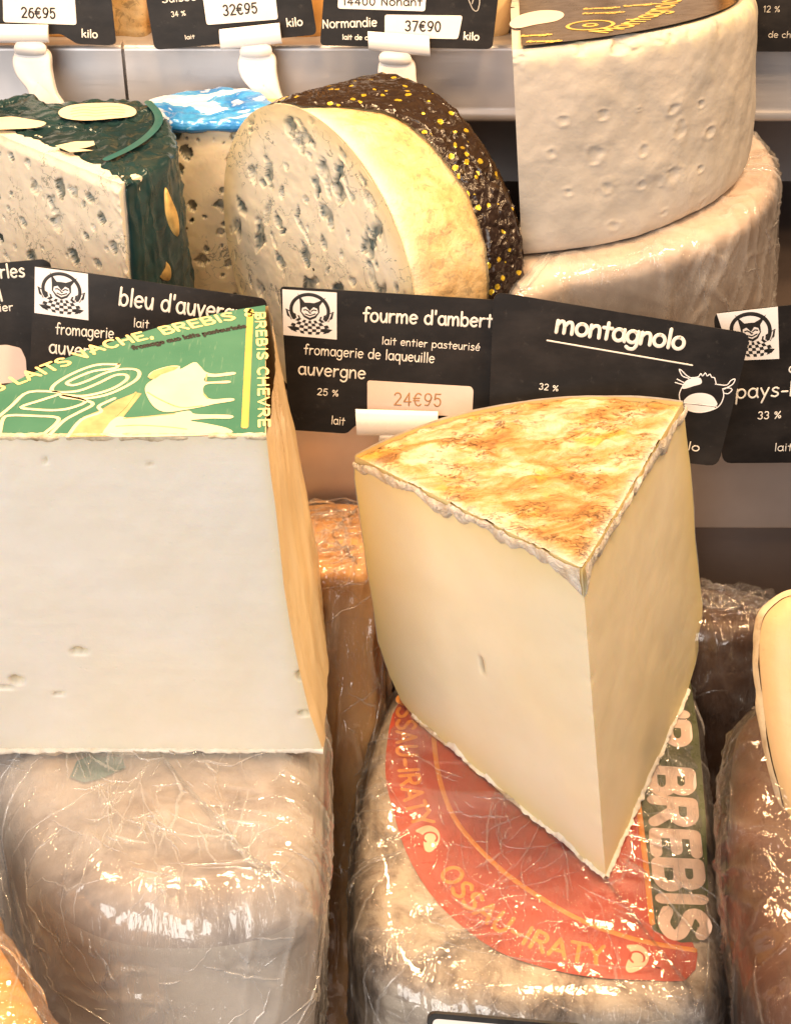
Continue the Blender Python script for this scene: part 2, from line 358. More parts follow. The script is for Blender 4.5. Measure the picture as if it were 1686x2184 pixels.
# ------------------------------------------------------------------ stroke lettering
def arc(cx, cy, rx, ry, a0, a1, n=12):
    a = np.radians(np.linspace(a0, a1, n)); return np.stack([cx+rx*np.cos(a), cy+ry*np.sin(a)], 1).tolist()
_o = arc(.42, .5, .38, .5, 60, 420, 16)
GL = {
 'a': (.95, [_o, [(.8, 1), (.79, .35), (.9, 0)]]), 'b': (.95, [[(.07, 1.6), (.06, 0)], arc(.45, .48, .37, .5, 160, -200, 16)]),
 'c': (.85, [arc(.45, .5, .4, .5, 50, 310)]), 'd': (.98, [_o, [(.83, 1.6), (.84, 0)]]),
 'e': (.92, [[(.08, .5), (.45, .53), (.82, .58)] + arc(.45, .5, .39, .5, 25, 315, 14)]),
 'f': (.72, [[(.72, 1.5), (.55, 1.62), (.36, 1.5), (.31, 1.1), (.3, 0)], [(.03, .92), (.62, .95)]]),
 'g': (.95, [_o, [(.8, 1), (.82, .3), (.8, -.2), (.62, -.52), (.3, -.55), (.08, -.4)]]),
 'h': (.9, [[(.08, 1.6), (.08, 0)], [(.08, .6), (.3, .95), (.58, .98), (.72, .7), (.75, 0)]]),
 'i': (.34, [[(.15, 1), (.15, 0)], [(.15, 1.36), (.15, 1.40)]]), 'j': (.4, [[(.25, 1), (.25, -.3), (.0, -.5)]]),
 'k': (.85, [[(.08, 1.6), (.08, 0)], [(.7, .95), (.1, .4)], [(.3, .55), (.74, 0)]]), 'l': (.34, [[(.14, 1.6), (.15, 0)]]),
 'm': (1.4, [[(.08, 1), (.08, 0)], [(.08, .6), (.28, .95), (.5, .95), (.62, .6), (.64, 0)], [(.64, .6), (.86, .95), (1.1, .95), (1.2, .6), (1.22, 0)]]),
 'n': (.9, [[(.08, 1), (.08, 0)], [(.08, .6), (.3, .95), (.58, .98), (.72, .7), (.75, 0)]]),
 'o': (.95, [arc(.44, .5, .4, .5, 90, 450, 16)]), 'p': (.95, [[(.07, 1), (.06, -.6)], arc(.45, .5, .37, .48, 160, -200, 16)]),
 'q': (.98, [_o, [(.82, 1), (.83, -.6)]]), 'r': (.72, [[(.1, 1), (.1, 0)], [(.1, .55), (.3, .92), (.6, .95)]]),
 's': (.8, [[(.66, .88), (.4, 1), (.14, .8), (.3, .56), (.58, .42), (.66, .2), (.42, 0), (.08, .1)]]),
 't': (.72, [[(.34, 1.4), (.33, 0)], [(.02, .95), (.66, .95)]]), 'u': (.9, [[(.08, 1), (.1, .4), (.28, .02), (.55, .05), (.74, .5)], [(.76, 1), (.78, 0)]]),
 'v': (.85, [[(.04, 1), (.38, 0)], [(.38, 0), (.74, 1)]]), 'y': (.85, [[(.06, 1), (.42, .15)], [(.76, 1), (.2, -.6)]]),
 'z': (.8, [[(.08, .95), (.68, .95)], [(.68, .95), (.06, .04)], [(.06, .04), (.72, .04)]]),
 "'": (.34, [[(.16, 1.6), (.14, 1.2)]]), '-': (.7, [[(.08, .5), (.58, .5)]]), ',': (.35, [[(.18, .1), (.1, -.25)]]), '.': (.3, [[(.14, 0), (.14, .05)]]),
 '%': (1.25, [arc(.25, 1.05, .18, .22, 90, 450, 10), arc(.9, .3, .18, .22, 90, 450, 10), [(.95, 1.35), (.2, 0)]]),
 '&': (1.0, [[(.9, .0), (.3, 1.0), (.45, 1.4), (.62, 1.1), (.1, .45), (.3, 0), (.8, .5)]]),
 '0': (.95, [arc(.44, .7, .36, .7, 90, 450, 16)]), '1': (.6, [[(.1, 1.1), (.35, 1.4)], [(.35, 1.4), (.35, 0)]]),
 '2': (.95, [arc(.43, 1.02, .35, .38, 160, -30, 9)+[(.1, .03)], [(.1, .03), (.82, .03)]]),
 '3': (.92, [arc(.4, 1.05, .32, .35, 150, -80, 9)+arc(.4, .36, .36, .36, 80, -150, 9)]),
 '4': (.98, [[(.62, 0), (.62, 1.4)], [(.62, 1.4), (.06, .42)], [(.06, .42), (.86, .42)]]),
 '5': (.92, [[(.76, 1.38), (.2, 1.38)], [(.2, 1.38), (.13, .75)], [(.13, .75)]+arc(.42, .46, .36, .46, 120, -150, 10)]),
 '6': (.92, [[(.7, 1.3), (.3, 1.2), (.08, .5)]+arc(.44, .42, .36, .42, 180, 530, 14)]),
 '7': (.9, [[(.06, 1.38), (.78, 1.38)], [(.78, 1.38), (.3, 0)]]),
 '9': (.92, [[(.14, .1), (.5, .15), (.8, .9)]+arc(.44, .98, .36, .42, 0, 350, 14)]),
 '\u20ac': (1.05, [arc(.55, .7, .42, .7, 50, 310, 14), [(.0, .85), (.66, .85)], [(.0, .58), (.62, .58)]]),
 'A': (1.1, [[(.02, 0), (.5, 1.4)], [(.5, 1.4), (.98, 0)], [(.2, .48), (.8, .48)]]),
 'B': (1.0, [[(.1, 0), (.1, 1.4)], [(.1, 1.4)]+arc(.5, 1.06, .3, .34, 90, -90, 9)+[(.1, .72)], [(.1, .72)]+arc(.52, .36, .36, .36, 90, -90, 9)+[(.1, 0)]]),
 'C': (1.05, [arc(.55, .7, .47, .7, 48, 312, 14)]), 'E': (.9, [[(.1, 0), (.1, 1.4)], [(.1, 1.4), (.76, 1.4)], [(.1, .72), (.66, .72)], [(.1, 0), (.78, 0)]]),
 'G': (1.1, [arc(.55, .7, .47, .7, 48, 330, 14)+[(.95, .6)], [(.95, .6), (.6, .6)]]),
 'H': (1.1, [[(.1, 0), (.1, 1.4)], [(.9, 0), (.9, 1.4)], [(.1, .72), (.9, .72)]]), 'I': (.4, [[(.18, 0), (.18, 1.4)]]),
 'K': (1.0, [[(.1, 0), (.1, 1.4)], [(.85, 1.4), (.12, .6)], [(.35, .8), (.88, 0)]]), 'L': (.85, [[(.1, 1.4), (.1, 0)], [(.1, 0), (.75, 0)]]),
 'M': (1.3, [[(.08, 0), (.15, 1.4)], [(.15, 1.4), (.6, .3)], [(.6, .3), (1.05, 1.4)], [(1.05, 1.4), (1.15, 0)]]),
 'N': (1.1, [[(.08, 0), (.12, 1.4)], [(.12, 1.4), (.88, 0)], [(.88, 0), (.9, 1.4)]]), 'O': (1.15, [arc(.55, .7, .48, .7, 90, 450, 18)]),
 'P': (.95, [[(.1, 0), (.1, 1.4)], [(.1, 1.4)]+arc(.5, 1.03, .34, .37, 90, -90, 9)+[(.1, .66)]]),
 'R': (1.05, [[(.1, 0), (.1, 1.4)], [(.1, 1.4)]+arc(.5, 1.05, .32, .35, 90, -90, 9)+[(.1, .7)], [(.45, .7), (.88, 0)]]),
 'S': (.95, [[(.8, 1.2), (.5, 1.4), (.16, 1.2), (.2, .9), (.5, .72), (.78, .5), (.8, .2), (.45, 0), (.08, .16)]]),
 'T': (.95, [[(.45, 0), (.45, 1.4)], [(.02, 1.4), (.9, 1.4)]]), 'U': (1.05, [[(.1, 1.4), (.12, .4), (.3, .02), (.65, .02), (.86, .4), (.88, 1.4)]]),
 'V': (1.0, [[(.02, 1.4), (.46, 0)], [(.46, 0), (.9, 1.4)]]), 'Y': (1.0, [[(.04, 1.4), (.46, .7)], [(.88, 1.4), (.46, .7)], [(.46, .7), (.46, 0)]]),
 ' ': (.55, []),
}
GL['\u00e9'] = (GL['e'][0], GL['e'][1]+[[(.38, 1.22), (.6, 1.5)]])
def text_strokes(s, sp=0.12):
    out = []; x = 0
    for ch in s:
        wd, st = GL.get(ch, GL['o'])
        for k in st:
            q = np.asarray(k, float)
            if len(q) > 2: q = catmull(q, 3)
            q = q+A(x, 0); out.append(q)
        x += wd+sp
    return out, x-sp
def ribbon(mb, fr, pts, wd, h=0.012, off=0.0):
    """raised stroke of width 2*wd lying on the frame, rounded ends"""
    P = np.asarray(pts, float)
    d = np.linalg.norm(np.diff(P, axis=0), axis=1); P = P[np.concatenate([[True], d > 1e-6])]
    if len(P) < 2: P = np.vstack([P, P+1e-3])
    t0 = unit(P[1]-P[0]); t1 = unit(P[-1]-P[-2])
    P = np.vstack([P[0]-t0*wd*.95, P[0]-t0*wd*.6, P, P[-1]+t1*wd*.6, P[-1]+t1*wd*.95])
    W = np.full(len(P), wd); W[0] *= .25; W[-1] *= .25; W[1] *= .75; W[-2] *= .75
    T = np.gradient(P, axis=0); T /= np.maximum(np.linalg.norm(T, axis=1, keepdims=True), 1e-9)
    N = np.stack([-T[:, 1], T[:, 0]], 1)
    rows = []
    for k, z in ((-1, 0), (-.75, h), (.75, h), (1, 0)):
        rows.append(fr.p(P+N*(W*k)[:, None], 0)+fr.n*(off+z))
    mb.grid(np.stack(rows, 1), flip=True)
_jit = [0]
def write(mb, fr, s, p0, p1, xh, wd, off=0.01, sp=0.12, up=None):
    """lettering on a frame from photo point p0 (baseline start) to p1 (baseline end); xh in cm"""
    a, b = fr.l(*p0), fr.l(*p1); st, W = text_strokes(s, sp)
    ex = (b-a)/W; u = unit(A(-ex[1], ex[0]))*xh
    for q in st:
        _jit[0] = (_jit[0]+1) % 7
        ribbon(mb, fr, a+q[:, :1]*ex+q[:, 1:]*u, wd, 0.012, off+_jit[0]*0.0006)
def write_path(mb, fr, s, path, xh, wd, off=0.01, sp=0.12, fit=True, is_px=True, start=0.0, scale=1.0):
    P = np.array(fr.L(path)) if is_px else np.asarray(path, float)
    P = catmull(P, 12); L = np.concatenate([[0], np.cumsum(np.linalg.norm(np.diff(P, axis=0), axis=1))])
    T = np.gradient(P, axis=0); T /= np.linalg.norm(T, axis=1, keepdims=True)
    st, W = text_strokes(s, sp); k = (L[-1]/W) if fit else xh*scale
    for q in st:
        _jit[0] = (_jit[0]+1) % 7
        u = start+q[:, 0]*k
        c = np.stack([np.interp(u, L, P[:, i]) for i in (0, 1)], 1); t = np.stack([np.interp(u, L, T[:, i]) for i in (0, 1)], 1)
        t /= np.linalg.norm(t, axis=1, keepdims=True)
        ribbon(mb, fr, c+np.stack([-t[:, 1], t[:, 0]], 1)*q[:, 1:]*xh, wd, 0.004, off+_jit[0]*0.0006)
def flat(mb, fr, pts, off, px=True, sm=0):
    q = np.array(fr.L(pts)) if px else np.asarray(pts, float)
    if sm: q = smooth_closed(q, sm)
    if np.sum(q[:, 0]*np.roll(q[:, 1], -1)-np.roll(q[:, 0], -1)*q[:, 1]) < 0: q = q[::-1]
    mb.poly(fr.p(q, off))
def roundrect(x0, y0, x1, y1, r, n=6):
    out = []
    for cx, cy, a in ((x1-r, y1-r, 0), (x0+r, y1-r, 90), (x0+r, y0+r, 180), (x1-r, y0+r, 270)):
        out += arc(cx, cy, r, r, a, a+90, n)
    return np.array(out)
def rbox(mb, fr, x0, y0, x1, y1, z0, z1, r=0.1, rz=0.06):
    """rounded plate on a frame, softened front rim"""
    O = roundrect(x0, y0, x1, y1, r); c = O.mean(0); I = c+(O-c)*(1-2*rz/max(1e-6, min(x1-x0, y1-y0)))
    P = np.stack([fr.p(O, z0), fr.p(O, z1-rz), fr.p((O*.7+I*.3), z1-rz*.25), fr.p(I, z1)])
    mb.grid(P, cv=True, flip=True)
    n = len(O); mb.add(fr.p(I, z1), [tuple(range(n))]); mb.add(fr.p(O, z0), [tuple(range(n-1, -1, -1))])
#@@SETTING
# ================================================================== the counter
def box(mb, x0, y0, z0, x1, y1, z1, b=0.15):
    fr = Frame((0, 0, 0), (1, 0, 0), (0, 0, 1))
    rbox(mb, fr, x0, y0, x1, y1, z0, z1, b, b*0.6)
STEP_Y, STEP_Z = 9.0, -3.3
m = MB(); box(m, -60, -60, -31, 70, 60, -28, 0.3); m.build('counter', M['steel_dark'], None, (0, 0, -28), True, kind='structure')
m = MB(); box(m, -60, STEP_Y+0.6, -28, 70, 45, STEP_Z, 0.3); m.build('step_base', M['steel_dark'], None, (0, 20, -28), True, kind='structure')
fp = Frame((0, STEP_Y, STEP_Z), (1, 0, 0), (0, -1, 0))
zb_ = uy(1580, 1127, STEP_Y)[2]
m = MB(); rbox(m, fp, -60, zb_-STEP_Z, 70, uy(700, 885, STEP_Y)[2]-STEP_Z, -0.5, 0.0, 0.12, 0.08); m.build('step_panel', M['steel_step'], None, (0, STEP_Y, zb_), True, kind='structure')
SH_Y = 28.0
zl0, zl1 = uy(900, 256, SH_Y)[2], uy(900, 97, SH_Y)[2]
m = MB(); box(m, -60, SH_Y+0.9, zl0+0.6, 70, 60, zl1-0.4, 0.2); m.build('back_shelf', M['steel'], None, (0, 40, zl0), True, kind='structure')
seam = uy(266, 150, SH_Y)[0]
def lip(x0, x1):
    prof = [(0.9, zl1), (0.25, zl1), (0.06, zl1-0.08), (0, zl1-0.3), (0, zl0+0.75), (-0.12, zl0+0.5), (-0.28, zl0+0.2), (-0.2, zl0), (0.1, zl0-0.05), (0.9, zl0)]
    P = np.array([[(x, SH_Y+a, z) for a, z in prof] for x in np.linspace(x0, x1, 12)])
    mb = MB(); mb.grid(P); 
    for e, f in ((P[0], 1), (P[-1], 0)): mb.add(e, [tuple(range(len(prof)))[::(-1 if f else 1)]])
    return mb.build('shelf_edge', M['steel'], None, ((x0+x1)/2, SH_Y, zl0), True, kind='structure')
lip(-60, seam-0.09); lip(seam+0.09, 70)
m = MB(); box(m, -60, 44, -28, 70, 45, zl0, 0.1); m.build('back_wall', M['steel'], None, (0, 44, -28), True, kind='structure')
m = MB(); box(m, -60, 59.5, zl1-1, 70, 60.5, 60, 0.1); m.build('rear_wall', plain('warm_back_panel', (0.32, 0.21, 0.11), 0.6), None, (0, 60, zl1), True, kind='structure')

#@@WEDGE
# ================================================================== the tall uncovered wedge
WF = uy(1240, 1212, -9.0); WB = uy(1291, 1872, -9.0)
wa = unit(WF-WB); WH = np.linalg.norm(WF-WB)
ftop = Frame(WF, (1, 0, 0), wa); fbot = Frame(WB, (1, 0, 0), wa)
def cutframe(px, py):
    d = unit(upl(px, py, WF, wa)-WF); return d
dL, dR = cutframe(757, 972), cutframe(1455, 858)
def prof_on(dirv, pix):
    n = unit(np.cross(dirv, wa)); out = []
    for p in pix:
        q = upl(p[0], p[1], WF, n)-WB; out.append((np.dot(q, wa)/WH, np.dot(q, dirv)))
    out = np.array(sorted(out)); return out
pl = prof_on(dL, [(757, 972), (756, 1020), (767, 1100), (780, 1200), (795, 1290), (806, 1370), (830, 1440), (856, 1497), (880, 1525)])
pr = prof_on(dR, [(1455, 858), (1463, 930), (1472, 1000), (1478, 1080), (1481, 1150), (1490, 1230), (1497, 1290), (1495, 1350), (1481, 1420), (1466, 1470)])
def rad(h, t):
    """radius of the wheel side at height h (0..1) and turn t (0 left cut .. 1 right cut)"""
    a = np.interp(h, pl[:, 0], pl[:, 1]); b = np.interp(h, pr[:, 0], pr[:, 1]); return a*(1-t)+b*t
lb = upl(900, 1540, WF, np.cross(dL, wa))-WB; rb = upl(1462, 1482, WF, np.cross(dR, wa))-WB
bl0, br0 = np.dot(lb, wa)/WH, np.dot(rb, wa)/WH                 # height of the foot at both rims
wb_n = unit(np.cross(rb, lb)); wb_n = wb_n if wb_n[2] > 0 else -wb_n
ang = math.acos(np.dot(dL, dR))
def sdir(t):
    t = np.asarray(t, float)[..., None]
    return (np.sin((1-t)*ang)*dL+np.sin(t*ang)*dR)/math.sin(ang)
wedge = thing('cheese_wedge', 'tall pale cheese wedge with mottled orange top rind, standing point forward on the red label', 'cheese', WB)
nLf = unit(np.cross(dL, wa)); nLf = nLf if np.dot(nLf, CAM-WF) > 0 else -nLf
nRf = unit(np.cross(dR, wa)); nRf = nRf if np.dot(nRf, CAM-WF) > 0 else -nRf
m = MB()
nu, nv = 90, 130
for d, t, nf, fl in ((dL, 0.0, nLf, False), (dR, 1.0, nRf, True)):
    hh = np.linspace(0, 1, nv); uu = np.linspace(0, 1, nu)**0.9
    U, H = np.meshgrid(uu, hh, indexing='ij'); hb = (bl0 if t == 0 else br0)*U; HR = H; H = hb+(1-hb)*H; Rr = rad(H, t)
    P = WB+wa*(H*WH)[..., None]+d*(U*Rr)[..., None]
    dist = np.minimum.reduce([(1-U)*Rr, (1-H)*WH*1.0, (H-hb)*WH*1.3])
    e = np.exp(-np.maximum(dist, 0)/1.25)*0.85+0.12*np.clip(fbm(P*0.35, 3), -.3, 1)
    slit = 0
    if t == 0:
        s0 = upl(1025, 1400, WF, nLf); s1 = upl(1031, 1442, WF, nLf); ax = unit(s1-s0); rel = P-(s0+s1)/2
        la = rel@ax; lb = rel@np.cross(ax, nLf); slit = np.exp(-(lb/0.06)**2)*np.exp(-(la/0.45)**4)
    rel = fbm(P*0.4, 11, 2)*0.05+fbm(P*2.2, 12, 2)*0.006
    rel = rel*ss(0, 0.6, dist)*ss(0, 0.06, U)
    P = P+nf*(rel-0.35*slit)[..., None]
    P = P+((dL+dR)/1.7)[None, None]*(np.clip(n1(H*WH*1.3, 88, 4), 0, 1)*0.22*np.exp(-U*Rr/0.22)*ss(0, .03, HR)*ss(1, .9, HR))[..., None]
    m.grid(P, flip=fl, edge=np.clip(e, 0, 1), mould=np.clip(np.broadcast_to(slit, U.shape)*1.4, 0, 1))  # the slit's darkness is put into the paste colour as brown
tt = np.linspace(0, 1, 60); Tt, H = np.meshgrid(tt, np.linspace(0, 1, 60), indexing='ij')
hq = bl0*(1-Tt)+br0*Tt; H = hq+(1-hq)*H
P = WB+wa*(H*WH)[..., None]+sdir(Tt)*(rad(H, Tt)-0.02)[..., None]
m.grid(P, flip=True, edge=1.0)
ub = np.linspace(0, 1, 10)[None, :]; hq = (bl0*(1-tt)+br0*tt)
P = WB+sdir(tt)[:, None, :]*(ub*rad(hq, tt)[:, None])[..., None]+wa*(ub*hq[:, None]*WH)[..., None]
m.grid(P, edge=1.0)
m.build('paste', M['paste_cream'], wedge)
# thin dark slit in the left face
# top rind: mottled, flaky, thick torn rim along both cuts
t_ = NT('mottled_orange_rind')
n_ = t_.noise(48, 10, 0.68, (0.8, 1.5, 1), dist=1.1)
c_ = t_.ramp(n_, [(0.35, (0.32, 0.15, 0.045)), (0.44, (0.53, 0.28, 0.09)), (0.51, (0.63, 0.39, 0.17)), (0.57, (0.70, 0.49, 0.29)), (0.68, (0.79, 0.64, 0.46))])
c_ = t_.mix(t_.ramp(t_.noise(38, 4, 0.6), [(0.56, 0.0), (0.68, 0.8)]), c_, (0.76, 0.43, 0.06))
c_ = t_.mix(t_.ramp(t_.noise(30, 5, 0.6, (1, 1.4, 1), (0, 0, 1)), [(0.58, 0.0), (0.66, 0.75)]), c_, (0.84, 0.74, 0.54))
fl_ = t_.ramp(t_.math('ABSOLUTE', t_.math('SUBTRACT', t_.noise(170, 5, 0.6, (0.55, 1.5, 1), dist=1.2), 0.5)), [(0.0, 1.0), (0.02, 0.0)])
fl_ = t_.math('MULTIPLY', fl_, t_.ramp(t_.noise(70, 3), [(0.48, 0.0), (0.6, 1.0)]))
c_ = t_.mix(t_.math('MULTIPLY', fl_, 0.8), c_, (0.16, 0.09, 0.04))
c_ = t_.mix(t_.attr('edge'), c_, t_.ramp(t_.noise(140, 5, 0.6), [(0.33, (0.70, 0.60, 0.46)), (0.5, (0.84, 0.79, 0.70)), (0.7, (0.90, 0.87, 0.81))]))
h_ = t_.math('ADD', t_.math('MULTIPLY', t_.noise(110, 9, 0.66, (0.7, 1.4, 1), dist=0.8), 1.0), t_.math('MULTIPLY', fl_, -0.35))
M['rind_orange'] = t_.done(t_.princ(c_, 0.42, 0, t_.bump(h_, 0.9, 0.0045), 0.45, 0.08, (0.004,)))
M['rind_white'] = rindy('white_rind_edge', [(0.3, (0.66, 0.58, 0.47)), (0.6, (0.80, 0.75, 0.66)), (0.8, (0.84, 0.80, 0.74))], 120, (1, 1, 1), 0.55, 0.5, 0.0015)
m = MB()
nt, nr = 120, 110
tt = np.linspace(0, 1, nt); ru = np.linspace(0.0, 1, nr)
T2, U2 = np.meshgrid(tt, ru, indexing='ij')
Rt = rad(np.ones_like(T2), T2)+0.05
base_ = WF+sdir(T2)*(U2*Rt)[..., None]
q = base_*A(0.8, 1.3, 1)
hgt = fbm(q*0.55, 21, 5)*0.20+np.abs(fbm(q*1.6, 22, 5))*0.32-0.08
rim = ss(0.75, 1.0, U2)
hgt = hgt*(0.5+0.5*ss(0, 0.12, U2))-0.30*rim**3
dside = np.minimum(T2, 1-T2)*ang*U2*Rt
P = base_+wa*(hgt+0.16-0.12*np.exp(-dside/0.15))[..., None]
m.grid(P, flip=False, edge=np.clip(np.exp(-dside/0.16)*0.9, 0, 1))
# torn skirts over the cut faces
for d, t, nf, fl in ((dL, 0.0, nLf, False), (dR, 1.0, nRf, True)):
    k = 0 if t == 0 else -1
    top_edge = P[k]; nu = nr
    s = U2[k]*Rt[k]
    thick = 0.50+0.45*n1(s*0.9, 31+k, 2)+0.45*np.clip(n1(s*1.7, 35+k, 2), 0, 1)
    thick = np.clip(thick, 0.28, 1.2)
    thick = thick+0.75*np.exp(-(s/0.65)**2)*(1 if t == 0 else .8)
    rows = []
    for j, vv in enumerate(np.linspace(0, 1, 12)):
        out = (0.17+0.10*n1(s*2.6+vv*2, 41+k))*math.sin(math.pi*min(1, vv*0.85+0.15))**0.6 if vv < 1 else np.zeros_like(s)-0.03
        rows.append(top_edge-wa*(thick*vv)[:, None]+nf*np.atleast_1d(out)[..., None])
    m.grid(np.stack(rows, 1), flip=not fl, edge=np.tile(np.linspace(0.85, 1.0, 12)[None], (nr, 1)))
m.build('top_rind', M['rind_orange'], wedge)
# side rind
m = MB(); tt = np.linspace(0, 1, 90); Tt, H = np.meshgrid(tt, np.linspace(0, 1.0, 120), indexing='ij')
hq = bl0*(1-Tt)+br0*Tt; H = hq+(1-hq)*H
bump_ = fbm(np.stack([Tt*8, H*14, H*0], -1), 51, 4)*0.10
P = WB+wa*(H*WH+0.05*H)[..., None]+sdir(Tt)*(rad(H, Tt)+0.04+bump_)[..., None]
m.grid(P, flip=True)
m.build('side_rind', M['rind_white'], wedge)
# bottom crust: white frill showing under both cut faces
m = MB()
for d, t, nf, fl in ((dL, 0.0, nLf, False), (dR, 1.0, nRf, True)):
    b0 = bl0 if t == 0 else br0; u0 = np.linspace(0, 1, 220); s = u0*rad(b0, t); hi = 0.10+0.46*np.clip(0.35+n1(s*0.9, 61+int(t), 2)*1.5+n1(s*3.5, 66, 2)*0.5, 0, 1.3)*(1 if t == 0 else .55)
    rows = []
    for vv in np.linspace(0, 1, 9):
        out = (0.16+0.10*n1(s*4.5+vv*1.5, 64, 2))*math.sin(math.pi*(0.08+0.92*vv))
        rows.append(WB+d*s[:, None]+wa*(hi*vv-0.04+b0*WH*u0)[:, None]+nf*(out-0.02)[:, None])
    m.grid(np.stack(rows, 1), flip=fl)
m.build('bottom_rind', M['rind_white'], wedge)

#@@LEFT
# ================================================================== white block with the green label (left)
LBY = -8.0
c0 = uy(572, 931, LBY); ZT = c0[2]
ZB = uy(689, 1602, LBY)[2]
edge_f = np.array([uy(*p, LBY) for p in [(568, 931), (577, 1010), (588, 1085), (598, 1180), (606, 1255), (620, 1340), (636, 1420), (660, 1520), (689, 1602)]])
back_c = uz(566, 652, ZT); YBK = back_c[1]
sil = np.array([uy(*p, YBK-1.0) for p in [(572, 690), (616, 905), (652, 1058), (674, 1213), (694, 1385)]])
def xf(z): return np.interp(z, edge_f[::-1, 2], edge_f[::-1, 0])
def xb(z):
    zz = np.concatenate([[ZB-3], sil[::-1, 2]]); xx = np.concatenate([[sil[-1, 0]-0.6], sil[::-1, 0]])
    return np.interp(z, zz, xx)
XL = uy(-330, 1000, LBY)[0]
block = thing('cheese_block', 'large white cheese block with green top label, standing on a film wrapped cheese', 'cheese', (c0[0]-8, LBY+5, ZB))
# front cut face
m = MB()
U, H = np.meshgrid(np.linspace(0, 1, 150), np.linspace(0, 1, 130), indexing='ij')
Z = ZB+(ZT-ZB)*H; X = XL+(xf(Z)-XL)*U
P = np.stack([X, np.full_like(X, LBY), Z], -1)
rel = fbm(P*0.30, 71)*0.10+fbm(P*1.6, 72, 3)*0.02
pits = 0; ed = 0
for (px, py, rx, rz, dp) in [(165, 1390, .35, .14, .22), (36, 1450, .30, .22, .22), (10, 1467, .35, .08, .3), (77, 1420, .14, .04, .2), (127, 1481, .22, .05, .2),
                             (97, 983, .06, .12, .2), (650, 1522, .25, .16, .3), (227, 1072, .10, .05, .12), (320, 988, .22, .04, .08), (640, 1440, .16, .2, .25)]:
    c = uy(px, py, LBY); dx = (X-c[0])/rx; dz = (Z-c[2])/rz
    rr = np.sqrt(dx**2+dz**2)+0.5*fbm(P*2.5, 75, 2); mk = ss(1.25, 0.6, rr); pits = np.maximum(pits, mk*dp); ed = np.maximum(ed, mk*0.55)
P[..., 1] += -rel*ss(0, .04, 1-U)+pits
e = np.exp(-(ZT-Z)/0.5)*0.4+np.exp(-(Z-ZB)/0.35)*0.4+ss(0.0, 1.0, np.exp(-(xf(Z)-X)/0.35))*0.5+ed
m.grid(P, edge=np.clip(e, 0, 1), mould=np.clip(ed*1.1*(0.5+1.2*fbm(P*4, 77, 3)), 0, 0.8))  # patchy brown tint inside the pits
m.build('paste', M['paste_white'], block)
# side, back and top body
m = MB()
D, H = np.meshgrid(np.linspace(0, 1, 60), np.linspace(0, 1, 120), indexing='ij')
Z = ZB+(ZT-ZB)*H; X0 = xf(Z); X1 = xb(Z)
X = X0+(X1-X0)*D+0.25*np.sin(math.pi*D)
P = np.stack([X, LBY+(YBK-LBY)*D, Z], -1); P[..., 0] += fbm(P*A(.3, .8, .3), 81, 4)*0.14*ss(0, .1, D)
m.grid(P, flip=False)
rimpx = [(566, 652), (480, 667), (330, 702), (150, 762), (0, 828), (-160, 880), (-330, 905)]
rim = catmull(np.array([uz(*p, ZT) for p in rimpx]), 8)
rows = []
for k in np.linspace(0, 1, 20):
    q = rim.copy(); q[:, 2] = ZT+(ZB-ZT)*k; q[:, 0] += (xb(np.array([q[0, 2]]))[0]-rim[0, 0])*ss(-20, 3, q[:, 0]); rows.append(q)
m.grid(np.stack(rows, 1), flip=False)
topo = [uz(p[0], p[1], ZT) for p in [(-330, 930)]]+[A(XL, LBY, ZT)]+[A(xf(ZT), LBY, ZT)]
pts = np.vstack([rim, A(XL, LBY, ZT)[None], A(xf(ZT), LBY, ZT)[None]])
m.poly(pts[::-1]-A(0, 0, 0.01)); m.poly(np.array([(XL, LBY, ZB+.02), (xf(ZB), LBY, ZB+.02), (xb(ZB), YBK, ZB+.02), (XL, YBK, ZB+.02)])[::-1])
m.build('side_rind', M['side_amber'], block)
# torn rind line at the top front edge, white frill at the foot
m = MB()
s = np.linspace(0, 1, 400); x = XL+(xf(ZT)-XL)*s
rows = []
th = 0.12+0.16*np.clip(n1(x*1.4, 91, 4)+.3, 0, 1)
for a_ in np.linspace(0, 1, 9):
    an = a_*math.pi
    rows.append(np.stack([x, LBY+0.12-(0.16+0.10*n1(x*2.2, 93))*math.sin(an), ZT+0.07-th*(1-math.cos(an))*0.9+0.06*n1(x*5, 94)], -1))
m.grid(np.stack(rows, 1), flip=True)
m.build('rind_edge', rindy('crumbly_rind_edge', [(0.3, (0.30, 0.22, 0.12)), (0.5, (0.62, 0.52, 0.36)), (0.75, (0.78, 0.72, 0.58))], 180, (1, 1, 1), 0.6, 0.6), block)
m = MB(); x = XL+(xf(ZB)-XL)*s; rows = []
th = 0.08+0.16*np.clip(n1(x*1.0, 96, 4)+.35, 0, 1)+0.10*ss(-6, 0, x)*0
for a_ in np.linspace(0, 1, 9):
    an = a_*math.pi
    rows.append(np.stack([x, LBY+0.1-(0.20+0.12*n1(x*3, 97))*math.sin(an), ZB+0.16-th*(1-math.cos(an))+0.05*n1(x*6, 98)], -1))
m.grid(np.stack(rows, 1), flip=True); m.build('bottom_rind', M['rind_white'], block)
